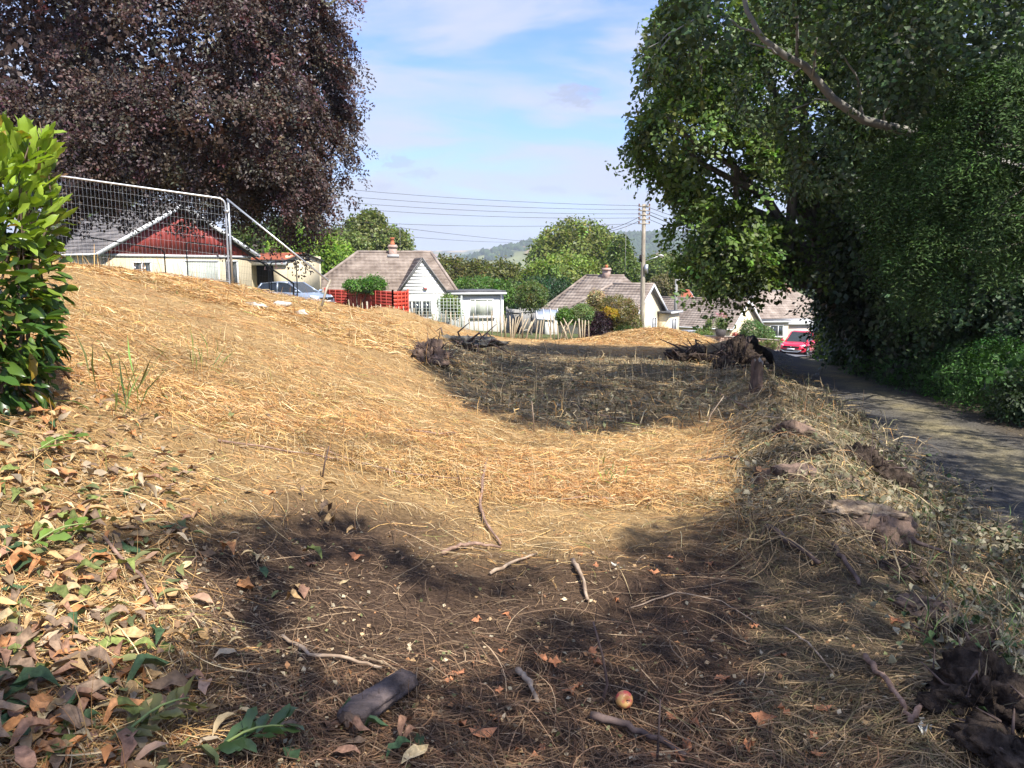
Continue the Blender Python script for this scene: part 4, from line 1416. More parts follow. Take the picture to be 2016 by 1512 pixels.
for lb, bl, c, lf in bg_trees:
    blobs = [pblob(*b[:3], b[3], b[4]) for b in bl]
    b0 = np.asarray(blobs[0][:3])
    base = np.array([b0[0], b0[1], H(b0[0], b0[1])])
    tree('garden_tree', lb, base, blobs, 430 * len(blobs), 10, lf, np.asarray(c) * (1.85, 1.5, 1.3), M_leaf, lf * 4.5, .15, .22, group='trees behind the bungalows', gap=-1.1, gs=.5,
         fill=160 * len(blobs), fillsize=lf * 2.2, amp=.25)
# ---- garden shrubs and small trees
shr = [
    ('garden_bush', 'bright green climber spilling over the red garden fence', [(700, 561, 44.5, 22, 9), (735, 559, 44.5, 22, 12)], (.09, .19, .03), .12, 420),
    ('garden_bush', 'yellow-green shrub behind the trellis of the white bungalow', [(882, 597, 45, 20, 14), (895, 612, 45, 12, 10)], (.16, .22, .05), .11, 380),
    ('garden_tree', 'small lollipop tree with round pale green crown behind the paling', [(1046, 582, 49, 30, 26)], (.13, .17, .05), .12, 520),
    ('garden_bush', 'dark green conifer hedge behind the small round tree', [(1020, 588, 74, 28, 30), (1062, 572, 75, 32, 28), (1095, 572, 76, 28, 24)], (.035, .075, .025), .22, 800),
    ('garden_bush', 'bright green bush right of the flat roof', [(935, 560, 66, 45, 12), (990, 575, 62, 30, 22)], (.10, .18, .035), .2, 620),
    ('garden_bush', 'glossy round green bush behind the paling stakes', [(1112, 623, 43.5, 15, 14)], (.11, .20, .03), .10, 330),
    ('garden_bush', 'pale green feathery bush behind the paling stakes', [(1146, 620, 43.8, 22, 20)], (.17, .23, .08), .09, 480),
    ('japanese_maple', 'dark purple-leaved maple beside the utility pole', [(1182, 640, 43.8, 22, 26), (1160, 655, 43.6, 14, 14)], (.035, .014, .02), .09, 600),
    ('garden_bush', 'tall orange-tinged shrub left of the utility pole', [(1215, 615, 45, 40, 32), (1235, 640, 44.5, 28, 28)], (.17, .14, .045), .10, 1000),
    ('garden_bush', 'yellow flowering shrub among the dark maple', [(1200, 616, 44.2, 20, 9)], (.42, .30, .03), .08, 220),
    ('garden_bush', 'dark green low shrub at the foot of the utility pole', [(1235, 655, 44, 26, 14)], (.05, .09, .025), .10, 420),
    ('garden_bush', 'feathery peach-coloured tall grass beside the tiled roof', [(1175, 592, 47, 16, 18)], (.40, .30, .16), .12, 220),
    ('garden_bush', 'leafy green shrub in front of the shaded gable wall', [(1480, 655, 59, 24, 24), (1505, 662, 59, 20, 18), (1465, 668, 58.8, 12, 12)], (.12, .19, .06), .13, 700),
    ('garden_bush', 'yellow-green low planting behind the brick wall', [(1515, 674, 58.6, 26, 9), (1490, 675, 58.6, 14, 8)], (.16, .20, .05), .11, 380),
    ('garden_bush', 'green and yellow border plants beside the grey car', [(1385, 660, 60, 18, 12), (1350, 667, 60, 20, 7), (1395, 645, 60, 5, 18)], (.15, .20, .05), .11, 420),
    ('garden_bush', 'red-flowered low plants in front of the grey car', [(1366, 667, 59.3, 9, 5)], (.30, .06, .05), .08, 90),
    ('garden_bush', 'reddish pink flower clump beside the leafy green shrub', [(1447, 664, 58.6, 7, 9)], (.42, .12, .09), .08, 90),
]
for nm_, lb, bl, c, lf, n in shr:
    blobs = [pblob(*b[:3], b[3], b[4]) for b in bl]
    b0 = np.asarray(blobs[0][:3])
    gz_ = min(H(b0[0], b0[1]), b0[2] - blobs[0][5] * .6)
    tree(nm_, lb, (b0[0], b0[1], gz_), blobs, n, 12, lf, c, M_leaf, lf * 4.5, .15, .07, cat='bush' if 'bush' in nm_ else 'tree', group='garden plants around the bungalows',
         gap=-1.3, gs=2, fill=120, fillsize=lf * 2, shrub='bush' in nm_, hue=.16)
# plant in the flower pot
n = 60
V1, F1, s1 = sprays(np.tile([[0, 0, .98]], (n, 1)) + rnd(n) * .1, unit(rnd(n) * .45 + (0, 0, 1.2)), .8, 7, .2, .05, 0)
link('leaves', new_mesh('leaves', V1, [F1], M_leaf, False, leafcol((.16, .24, .06), s1)), fp)
for q in ((-.2, 0, 1.95), (.12, -.1, 2.1), (.3, 0, 1.85)):
    V1, F1, s1 = sprays(np.asarray(q) + rnd(8) * .05, unit(rnd(8) * .5 + (0, 0, .6)), .25, 6, .09, .05, 0)
    link('flower', new_mesh('flower', V1, [F1], M_leaf, False, leafcol((.55, .14, .2), s1)), fp)

# ------------------------------------------------------------------ trees along the lane (right)
def rground(px, d, py=600):
    b = P(px, py, d)
    b[2] = H(b[0], b[1])
    return b


# oak that hangs over the plot, seen against the sky
ob = [pblob(1345, 270, 22.04, 95, 75, 2.28), pblob(1310, 240, 22.04, 60, 45, 1.90), pblob(1420, 330, 22.42, 100, 90, 2.66), pblob(1400, 440, 22.04, 60, 60, 1.90), pblob(1420, 500, 21.66, 68, 48, 1.5), pblob(1500, 200, 22.80, 130, 130, 3.04),
      pblob(1610, 400, 22.80, 50, 130, 1.4), pblob(1380, 90, 21.28, 100, 90, 2.28), pblob(1480, 20, 22.04, 150, 90, 3.04), pblob(1525, 488, 21.66, 58, 46, 1.4), pblob(1605, 515, 21.66, 28, 34, 1.2), pblob(1455, 465, 22.04, 50, 50, 1.4), pblob(1540, 470, 22.2, 45, 30, 1.0),
      pblob(1600, 0, 22.80, 160, 120, 3.04), pblob(1450, 545, 21.28, 36, 28, 1.06), pblob(1378, 528, 21.74, 32, 36, 1.06)]
oakb = rground(1745, 23.5)
tree('oak_tree', 'big oak with bright green leaves hanging over the end of the lane', oakb, ob, 6800, 11, .155, (.11, .165, .038), M_leaf, .5, .25, .35, gap=-.25, gs=1.05,
     fill=420, fillsize=.26, amp=.28, lo=.78, hi=1.03, wid=.62, jit=.5, boughs=560, bsize=(.48, .12))
# nearer tree with the long grey limb
nb_ = rground(2150, 17)
t = thing('beech_tree', 'near tree with long pale grey limb reaching left over the plot', 'tree', nb_)
lp = [P(2120, 360, 14.6), P(1960, 320, 14.0), P(1860, 280, 13.6), P(1780, 256, 13.4), P(1700, 236, 13.2), P(1640, 195, 13.0), P(1585, 130, 12.8), P(1545, 110, 12.6), P(1500, 75, 12.5), P(1470, 20, 12.4), P(1455, -60, 12.3)]
MB().tube(np.asarray(lp) - nb_, np.linspace(.10, .032, len(lp)), 10, .06).obj('limb', M_greybark, t, True)
for a, b, r in ((P(1568, 118, 12.7), P(1560, -30, 12.2), .03), (P(1545, 108, 12.6), P(1475, 85, 12.2), .022), (P(1600, 150, 12.8), P(1610, 70, 12.5), .028), (P(1610, 70, 12.5), P(1640, 30, 12.4), .02),
                (P(1500, 76, 12.5), P(1400, 30, 12.2), .02), (P(1400, 30, 12.2), P(1330, 60, 12.0), .02), (P(1330, 60, 12.), P(1265, 150, 12.0), .012), (P(1330, 60, 12.), P(1250, 125, 12.0), .010),
                (P(1700, 236, 13.2), P(1690, 160, 12.9), .03), (P(1690, 160, 12.9), P(1640, 90, 12.6), .018), (P(1640, 195, 13.0), P(1560, 215, 12.7), .018), (P(1740, 245, 13.3), P(1760, 150, 12.9), .022), (P(1585, 130, 12.8), P(1530, 180, 12.5), .014)):
    MB().tube(limb(a, b, .05, 6, .03) - nb_, np.linspace(r, r * .5, 6), 7).obj('branch', M_greybark, t, True)
MB().tube(limb(nb_ - (0, 0, .4), lp[0], 0, 6, .02) - nb_, np.linspace(.22, .15, 6), 10, .05).obj('trunk', M_bark, t, True)
nbb = [pblob(1440, 20, 12.4, 110, 70, 1.2), pblob(1340, 60, 12.1, 55, 45, .6), pblob(1272, 140, 12.0, 30, 42, .4), pblob(1600, 10, 12.6, 140, 90, 1.6), pblob(1700, 110, 12.8, 120, 90, 1.5), pblob(1820, 80, 12.8, 140, 130, 1.8),
       pblob(1880, 190, 12.5, 110, 100, 1.4), pblob(1960, 60, 12.6, 130, 110, 1.6), pblob(1540, 180, 13.6, 90, 70, 1.2), pblob(1660, 300, 13.8, 110, 80, 1.2), pblob(1780, 180, 13.0, 90, 80, 1.2), pblob(1840, 300, 13.6, 120, 70, 1.2), pblob(1975, 320, 12.9, 70, 55, .5)]
p, o = blob_points(nbb, 3000, .62, 1.05, -.45, 1.9)
def clear_limb(q, wpx):
    qx, qy, _ = proj(q)
    lx_, ly_, _ = proj(np.asarray(lp))
    tt_ = np.linspace(0, len(lp) - 1, 120)
    lx_, ly_ = np.interp(tt_, np.arange(len(lp)), lx_), np.interp(tt_, np.arange(len(lp)), ly_)
    dd_ = np.sqrt((qx[:, None] - lx_) ** 2 + (qy[:, None] - ly_) ** 2)
    j = dd_.argmin(1)
    wl_ = np.where(lx_[j] > 1800, 10, wpx)
    return (dd_.min(1) > wl_) | (q[:, 1] > 13.6)


ok = clear_limb(p, 40)
p, o = p[ok], o[ok]
dr = unit(o * .35 + rnd(len(p)) * .55 + (0, 0, -.35))
V1, F1, s1 = sprays(p - dr * .2, dr, .46 * rng.uniform(.6, 1.4, len(p)), 11, .105, .068, .2, .42, face=unit(o * .75 + (0, 0, .55)))
c1 = leafcol((.075, .11, .045), s1, .3, .1)
# crown high over the plot, above the picture: unseen sprays laid out so their shade falls on the cuttings in the middle of the plot
mpx, mpy = rng.uniform(840, 1500, 6000), rng.uniform(672, 860, 6000)
gpt = G(mpx, mpy)
ok = brash(gpt[:, 0], gpt[:, 1]) > .35
lowb = np.interp(mpx, [820, 950, 1100, 1450, 1500], [745, 815, 850, 838, 860])
ok &= (mpy < lowb) & (wob(gpt[:, 0], gpt[:, 1], 2.4, 6) + .6 * wob(gpt[:, 0], gpt[:, 1], 5.2, 2) > -.75)
ok &= ~((gpt[:, 1] > 16) & (gpt[:, 0] > 1.0))
gpt = gpt[ok]
# even them out over the ground
key = np.floor(gpt[:, 0] / .34) * 1000 + np.floor(gpt[:, 1] / .34)
_, fi = np.unique(key, return_index=True)
gpt = gpt[fi]
tt = rng.uniform(10.5, 15, len(gpt))
pts = gpt + SUN * tt[:, None]
for _ in range(12):
    qx, qy, qd = proj(pts)
    bad = (qy > -60) & (qx < 1330) & (qd > 0)
    tt = np.where(bad, tt + .7, tt)
    pts = gpt + SUN * tt[:, None]
HIGH = pts
dr = unit(rnd(len(pts)) * (1, 1, .4))
V2, F2, s2 = sprays(pts - dr * .35, dr, .75, 26, .15, .11, .2, .5)
c2 = leafcol((.052, .078, .032), s2, .2, .1)
link('crown', new_mesh('crown', np.concatenate([V1, V2]) - nb_, [np.concatenate([F1, F2 + F1.max() + 1])], M_leafdark, False, np.concatenate([c1, c2])), t)
for a in pts[rng.choice(len(pts), 8, replace=False)]:
    MB().tube(limb(lp[-1] + (0, 0, .1), a + (0, 0, .6), .1, 8, .04) - nb_, np.linspace(.07, .015, 8), 6).obj('branch', M_greybark, t)

# dark conifer with hanging sprays
yb = rground(2120, 14.5)
t = thing('conifer_tree', 'dark green conifer with drooping feathery sprays at the right edge', 'tree', yb)
yblobs = [pblob(1860, 330, 11.60, 110, 100, 1.00), pblob(1780, 380, 11.80, 80, 70, 0.70), pblob(1800, 470, 11.60, 70, 70, 0.70), pblob(1960, 260, 11.20, 110, 130, 1.00), pblob(1960, 420, 11.20, 100, 110, 1.00), pblob(1760, 330, 11.90, 50, 40, 0.50),
          pblob(1830, 545, 11.60, 60, 50, 0.60)]
p, o = blob_points(yblobs, 2600, .7, 1.05, -.7, 2.0)
dr = unit(o * .5 + (0, 0, -.6) + rnd(len(p)) * .4)
V1, F1, s1 = sprays(p - dr * .15, dr, .42 * rng.uniform(.7, 1.4, len(p)), 26, .07, .02, .4, .25, out=1.0, face=unit(o * .8 + (0, 0, .5)))
link('crown', new_mesh('crown', V1 - yb, [F1], M_yew, False, leafcol((.05, .09, .024), s1, .3, .08)), t)
mb = MB()
mb.tube(limb(yb - (0, 0, .3), yb + (0, 0, 9), 0, 6, .01) - yb, np.linspace(.25, .1, 6), 9, .05)
for b in yblobs:
    mb.tube(limb(yb + (0, 0, max(1, b[2] - yb[2] + .4)), b[:3], .05, 6, .03) - yb, np.linspace(.035, .008, 6), 5)
mb.obj('trunk', M_bark, t, True)
# ivy-clad trees and the leafy wall behind
right_trees = [
    ('ivy_tree', 'ivy-covered tree in the middle of the lane-side wood', 1740, 26, [(1700, 480, 25, 90, 120), (1720, 330, 25.5, 110, 100), (1670, 420, 26, 70, 90), (1690, 610, 25, 70, 80), (1670, 520, 26, 45, 70)], (.065, .105, .04), .14, 2300),
    ('ivy_tree', 'ivy-covered tree beside the pale bare trunk', 1920, 17, [(1880, 560, 16.6, 90, 80), (1960, 580, 16, 90, 110), (1900, 480, 16.5, 100, 80), (1990, 450, 16, 80, 120)], (.06, .10, .04), .115, 1900),
    ('hedge_column', 'tall dark evergreen column standing where the lane meets the road', 1625, 35, [(1646, 600, 35, 24, 60), (1642, 670, 35, 22, 50), (1660, 560, 35.4, 30, 60), (1668, 650, 35, 28, 60)], (.018, .032, .012), .15, 1100),
    ('woodland_tree', 'shadowy tree deep behind the pale bare trunk', 1880, 19, [(1850, 500, 19, 160, 190), (1980, 520, 18, 160, 200), (1760, 560, 21, 90, 120)], (.022, .036, .014), .17, 2000),
    ('woodland_tree', 'tall tree filling the top right corner behind the conifer', 1850, 18, [(1790, 60, 21.5, 170, 170), (1920, 80, 20, 190, 220), (1810, 270, 20, 150, 120), (1990, 330, 18, 130, 170)], (.065, .10, .04), .15, 2900),
]
for nm_, lb, px, d, bl, c, lf, n in right_trees:
    blobs = [pblob(*b) for b in bl]
    tree(nm_, lb, rground(px, d), blobs, n, 14, lf, c, M_leafdark, lf * 5, .3, .2, group=None, gap=-.85, gs=1.4, fill=900, fillsize=lf * 3, amp=.34, lo=.8, hi=1.05, wid=.7, boughs=int(n / 9), bsize=(lf * 5, lf * 1.1))
# distant dark wood behind everything on the right
wb = [((19 + k * 2.2 + rng.normal()), 6 + k * 4.2, .5 + rng.uniform(0, 1), 3.6, 3.6, 7.5) for k in range(9)]
tree('woodland_tree', 'dense dark wood closing the view behind the lane-side trees', (26, 20, H(26, 20)), wb, 2600, 12, .3, (.024, .04, .016), M_leafdark, 1.5, .25, .3, fill=2200, fillsize=1.0, gap=-2)
# pale bare trunk and a leaning one
for lb, a, b, r, m in (('pale bare trunk standing among the undergrowth', (1818, 665, 21), (1842, 560, 21.3), .14, M_greybark), ('thin grey trunk half hidden by ivy', (1772, 660, 23.5), (1778, 590, 23.8), .11, M_bark)):
    A, B_ = P(*a), P(*b)
    g0 = np.array([A[0], A[1], H(A[0], A[1]) - .1])
    tk = thing('bare_tree', lb, 'tree', g0)
    MB().tube(np.concatenate([[g0], limb(A, B_ + (B_ - A) * 1.5, 0, 6, .012)]) - g0, np.linspace(r * 1.2, r * .8, 7), 10, .03).obj('trunk', m, tk, True)
# undergrowth along the lane
ug = [('bright bracken clump beside the lane', 1715, 742, .8, (.075, .17, .03), .075), ('bracken clump under the pale bare trunk', 1795, 766, .85, (.06, .15, .03), .068), ('large bracken clump near the right edge', 1890, 788, .9, (.06, .14, .028), .062),
      ('tall bracken in front of the wood at the right edge', 1975, 812, .95, (.055, .13, .027), .06), ('yellow-lit sapling by the lane bend', 1655, 716, 1.2, (.15, .21, .03), .10), ('dark ivy bank beside the lane', 1755, 752, .6, (.03, .055, .018), .075),
      ('ivy bank at the foot of the evergreen column', 1672, 722, .7, (.035, .065, .02), .09), ('low ivy bank near the dark marker post', 1850, 780, .5, (.032, .06, .018), .065), ('leafy bank at the lower right edge of the lane', 2020, 836, .6, (.038, .065, .02), .06),
      ('grassy weeds at the lane bend', 1632, 708, .5, (.05, .08, .025), .10), ('leafy thicket behind the bracken at the right edge', 1940, 775, 1.5, (.045, .08, .026), .08), ('leafy thicket behind the bracken in mid-lane', 1815, 742, 1.6, (.04, .075, .024), .09),
      ('leafy thicket under the ivy-covered tree', 1720, 715, 1.6, (.042, .08, .024), .10)]
for i, (lb, px, py, r, c, lf) in enumerate(ug):
    g0 = G(px, py)
    bl = [(g0[0] + dx * r, g0[1] + dy * r, g0[2] + r * (.35 + .25 * rng.uniform()), r * .8, r * .8, r * rng.uniform(.6, .95)) for dx, dy in ((.3, .3), (1.0, .5), (.8, -.7), (1.6, -.4), (.5, 1.2))]
    fern = 'bracken clump' in lb or 'tall bracken' in lb
    tree('bracken' if fern else 'undergrowth_bush', lb, g0 + (.4 * r, .3 * r, 0), bl, 700, 22 if fern else 12, lf, c, M_leafdark, .62 if fern else .36, .5 if fern else .3, .02, cat='plant', group='undergrowth along the lane',
         gap=-1.2, gs=3, fill=350, fillsize=.17, wid=.32 if fern else .75, shrub=True, hi=1.15)
mk = G(1938, 803)
mp_ = thing('marker_post', 'short dark marker post at the edge of the undergrowth', 'post', (mk[0], mk[1], H(mk[0], mk[1])))
MB().box(-.03, .03, -.02, .02, -.2, .52).obj('post', mat('dark_plastic', (.02, .025, .035), .5, jitter=.2), mp_)
MB().box(-.034, .034, -.024, .024, .521, .55).obj('cap', M_dark, mp_)
mk = rground(1653, 21.5)
mk[0] = float(track_left(21.5)) + 2.6
mk[2] = H(mk[0], mk[1])
mp_ = thing('marker_post', 'short white-topped marker post by the lane bend', 'post', mk)
MB().box(-.05, .05, -.04, .04, -.2, .35).obj('post', M_wood, mp_)
MB().box(-.055, .055, -.045, .045, .351, .5).obj('white_band', M_plastic, mp_)

# ---- tree standing behind the viewer: crown shaped so its shade covers the foreground
def fore_shade(px, py):
    """True where the photograph's foreground lies in the shade of the tree behind"""
    top = np.interp(px, [-300, 0, 150, 300, 420, 560, 660, 720, 800, 930, 1010, 1080, 1200, 1330, 1440, 1475, 1560, 1700, 1900, 2300],
                    [1130, 1120, 1075, 1045, 1015, 1020, 1010, 1050, 1090, 1150, 1140, 1065, 1050, 1020, 1010, 900, 880, 890, 900, 900])
    d = py > top
    for cx, cy, rx, ry in ((200, 1195, 290, 125), (40, 1160, 170, 120), (700, 1225, 150, 110), (905, 1255, 140, 95), (690, 1165, 110, 70), (1165, 1130, 100, 110), (1110, 1165, 105, 65), (60, 1300, 90, 45), (1640, 950, 150, 55), (1770, 1010, 60, 35),
                           (1950, 1060, 60, 40), (1900, 1160, 60, 22)):
        d &= ((px - cx) / rx) ** 2 + ((py - cy) / ry) ** 2 > 1
    return d


mpx, mpy = rng.uniform(-250, 2250, 34000), rng.uniform(880, 2000, 34000)
dk = fore_shade(mpx, np.minimum(mpy, 1500))
gpt = G(mpx[dk], mpy[dk])
gpt = gpt[(wob(gpt[:, 0], gpt[:, 1], 4.1, 3) + .6 * wob(gpt[:, 0], gpt[:, 1], 8.5, 9)) > -.95]
key = np.floor(gpt[:, 0] / .12) * 1000 + np.floor(gpt[:, 1] / .12)
_, fi = np.unique(key, return_index=True)
gpt = gpt[fi]
tt = rng.uniform(7.0, 10.5, len(gpt))
pts = gpt + SUN * tt[:, None]
sb = np.array([9.5, -7.5, float(H(9.5, -7.5))])
t = thing('shade_tree', 'broad tree behind the viewer with crown shaped to shade the near ground', 'tree', sb)
dr = unit(rnd(len(pts)) * (1, 1, .35))
V1, F1, s1 = sprays(pts - dr * .08, dr, .17, 9, .085, .07, .15, .5)
link('crown', new_mesh('crown', V1 - sb, [F1], M_leafdark, False, leafcol((.05, .08, .03), s1)), t)
MB().tube(limb(sb - (0, 0, .3), sb + (-.8, 1.0, 5.5), 0, 6, .02) - sb, np.linspace(.35, .25, 6), 10, .05).obj('trunk', M_bark, t, True)
for a in pts[rng.choice(len(pts), 9, replace=False)]:
    MB().tube(limb(sb + (-.8, 1.0, 5.4), a + (0, 0, .1), .1, 8, .03) - sb, np.linspace(.06, .01, 8), 6).obj('limb', M_bark, t)
# tree added beyond the right edge, boughs laid out to shade the lane
ly = rng.uniform(2, 34, 5200)
lu = rng.uniform(-1.6, 4.5, 5200)
lx = track_left(ly) + lu
w_ = wob(lx, ly, 1.9, 12) + .5 * wob(lx, ly, 4.5, 3)
ok = (w_ > np.interp(ly, [2, 10, 16, 34], [-.5, -.15, .05, .8])) & ((lu > -.6) | (ly > 9))
gpt = np.stack([lx, ly, H(lx, ly)], -1)[ok]
key = np.floor(gpt[:, 0] / .36) * 1000 + np.floor(gpt[:, 1] / .36)
_, fi = np.unique(key, return_index=True)
gpt = gpt[fi]
pts = gpt + SUN * rng.uniform(6.5, 10.5, (len(gpt), 1))
qx, qy, qd = proj(pts)
pts = pts[~((qd > 0) & (qx < 1560) & (qy > -150))]
lb_ = np.array([12.5, 5.0, float(H(12.5, 5.0))])
t = thing('lane_tree', 'tree beyond the right edge with leafy boughs set to shade the lane', 'tree', lb_)
dr = unit(rnd(len(pts)) * (1, 1, .35))
V1, F1, s1 = sprays(pts - dr * .3, dr, .62, 20, .12, .085, .2, .5)
link('crown', new_mesh('crown', V1 - lb_, [F1], M_leafdark, False, leafcol((.05, .08, .03), s1)), t)
MB().tube(limb(lb_ - (0, 0, .3), lb_ + (0, 1.0, 4.5), 0, 6, .02) - lb_, np.linspace(.35, .25, 6), 10, .05).obj('trunk', M_bark, t, True)
for a in pts[rng.choice(len(pts), 12, replace=False)]:
    MB().tube(limb(lb_ + (0, 1.0, 4.4), a + (0, 0, .1), .1, 8, .03) - lb_, np.linspace(.07, .01, 8), 6).obj('limb', M_bark, t)
# ------------------------------------------------------------------ leaves, straw and twigs on the plot
def leaf_mesh(name, m, L=.14, wd=.045, fold=.25, curl=.1, wav=0.0, tip=1.0, seed=0, pts=6):
    """a single blade with midrib, pointing along +x"""
    r = np.random.default_rng(seed)
    ts_ = np.linspace(0, 1, pts)
    ws = np.sin(np.pi * np.clip(ts_ * .93 + .03, 0, 1) ** 1.15) ** .8 * wd / 2
    ws[0], ws[-1] = wd * .03, wd * .02
    V = []
    for t_, w in zip(ts_, ws):
        zc_ = curl * L * (4 * t_ * (1 - t_)) * (1 if curl > 0 else 1) + wav * L * r.normal() * .3
        yc = wav * L * r.normal() * .25
        V += [(t_ * L, yc + w, zc_ + fold * w + wav * w * r.normal()), (t_ * L, yc, zc_), (t_ * L, yc - w, zc_ + fold * w + wav * w * r.normal())]
    fs = []
    for i in range(pts - 1):
        fs += [(3 * i, 3 * i + 3, 3 * i + 4, 3 * i + 1), (3 * i + 1, 3 * i + 4, 3 * i + 5, 3 * i + 2)]
    return np.asarray(V), np.asarray(fs)


def place(V, pos, axis, nor, scale):
    """many copies of one leaf shape as one array of vertices"""
    axis = unit(axis)
    side = unit(np.cross(nor, axis))
    nor = np.cross(axis, side)
    R = np.stack([axis, side, nor], 1)
    return np.einsum('vk,nkj->nvj', V, R) * np.asarray(scale)[:, None, None] + pos[:, None, :]


def orient(o, pos, axis, nor, s):
    axis = axis / np.linalg.norm(axis)
    side = np.cross(nor, axis)
    side /= np.linalg.norm(side) + 1e-9
    nor = np.cross(axis, side)
    M = Matrix([[axis[0], side[0], nor[0], pos[0]], [axis[1], side[1], nor[1], pos[1]], [axis[2], side[2], nor[2], pos[2]], [0, 0, 0, 1]])
    o.matrix_basis = M @ Matrix.Scale(float(s), 4)


def veined(m):
    t = m.node_tree
    N, L = t.nodes, t.links
    return m


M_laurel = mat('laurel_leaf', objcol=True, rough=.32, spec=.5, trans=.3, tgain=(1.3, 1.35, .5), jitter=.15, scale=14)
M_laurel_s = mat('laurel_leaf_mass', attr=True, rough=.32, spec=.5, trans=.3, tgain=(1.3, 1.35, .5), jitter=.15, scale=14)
M_dry = mat('dry_leaf', objcol=True, rough=.65, spec=.3, trans=.12, tgain=(1.2, 1, .7), jitter=.65, scale=34, bump=.25, bscale=120)
M_dry_s = mat('dry_leaf_mass', attr=True, rough=.65, spec=.3, trans=.12, tgain=(1.2, 1, .7), jitter=.3, scale=30)
# ---- laurel hedge
lb0 = G(40, 780)
lb0 = np.array([-3.35, 4.75, float(H(-3.35, 4.75))])
lh = thing('laurel_hedge', 'glossy yellow-green laurel hedge at the left edge of the plot', 'hedge', lb0)
lbl = [pblob(-30, 330, 4.75, 95, 90, .45), pblob(10, 400, 4.7, 80, 100, .42), pblob(30, 520, 4.7, 72, 110, .42), pblob(20, 640, 4.6, 85, 100, .45), pblob(-40, 560, 4.6, 90, 200, .5), pblob(55, 300, 4.75, 32, 40, .2),
       pblob(78, 250, 4.75, 12, 36, .08), pblob(-60, 720, 4.5, 120, 90, .5), pblob(40, 740, 4.55, 60, 50, .35)]
lbl = [(b[0] - np.interp(b[2], [1.2, 2.2], [.09, .0]), b[1], b[2] - .04, *b[3:]) for b in lbl]
p, o = blob_points(lbl, 3600, .5, 1.03, 0, 5)
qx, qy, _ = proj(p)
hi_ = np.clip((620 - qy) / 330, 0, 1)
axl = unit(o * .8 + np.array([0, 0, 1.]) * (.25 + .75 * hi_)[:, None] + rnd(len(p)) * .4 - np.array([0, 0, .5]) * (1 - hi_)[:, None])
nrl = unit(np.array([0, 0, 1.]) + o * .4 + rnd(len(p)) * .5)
lit_tone, old = np.array([.30, .41, .05]), np.array([.05, .11, .022])  # painted light: sunlit tone for upper leaves, shaded tone (old) for lower ones
colr = old + (lit_tone - old) * np.clip(hi_ * 1.05 + .22 * rng.normal(size=len(p)), 0, 1)[:, None]
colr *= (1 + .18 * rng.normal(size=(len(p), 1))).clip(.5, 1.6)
szl = rng.uniform(.6, 1.3, len(p))
yel = rng.uniform(0, 1, len(p)) < .03
colr[yel] = (.38, .26, .04)
brw = rng.uniform(0, 1, len(p)) < .02
colr[brw] = (.16, .09, .04)
see = (qx > -40) & (o[:, 1] < .55)
order = np.argsort(-(see * 10 + (-(p[:, 1])) + .8 * o[:, 0] + rng.uniform(0, .6, len(p))))
lvar = [leaf_mesh('leaf', None, .135, .046, .35, c_, .06, 1, 20 + k) for k, c_ in enumerate((.05, .10, -.06, .0))]
lmesh = [new_mesh('leaf', v, [f], M_laurel, True) for v, f in lvar]
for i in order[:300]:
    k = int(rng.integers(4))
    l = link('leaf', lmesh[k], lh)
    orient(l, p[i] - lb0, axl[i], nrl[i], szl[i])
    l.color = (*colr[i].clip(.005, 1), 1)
rest = order[300:]
Vs, Fs, Cs, off = [], [], [], 0
for k in range(4):
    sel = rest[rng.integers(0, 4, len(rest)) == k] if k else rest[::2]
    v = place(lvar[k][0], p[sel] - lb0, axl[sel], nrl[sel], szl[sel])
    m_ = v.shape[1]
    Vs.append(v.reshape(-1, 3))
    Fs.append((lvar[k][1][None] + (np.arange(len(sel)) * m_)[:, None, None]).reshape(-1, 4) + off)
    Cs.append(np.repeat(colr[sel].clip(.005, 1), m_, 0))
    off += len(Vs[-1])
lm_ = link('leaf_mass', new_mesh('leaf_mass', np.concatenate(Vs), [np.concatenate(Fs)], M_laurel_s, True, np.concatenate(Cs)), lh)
lm_['kind'] = 'stuff'
mb = MB()
for b in lbl:
    for _ in range(3):
        e_ = np.array(b[:3]) + rnd(1)[0] * np.array(b[3:6]) * .3 + (0, 0, b[5] * .2)
        mb.tube(limb(lb0 + rnd(1)[0] * (.2, .2, 0), e_, .03, 6, .03) - lb0, np.linspace(.010, .003, 6), 5)
mb.obj('stem', M_twig, lh)

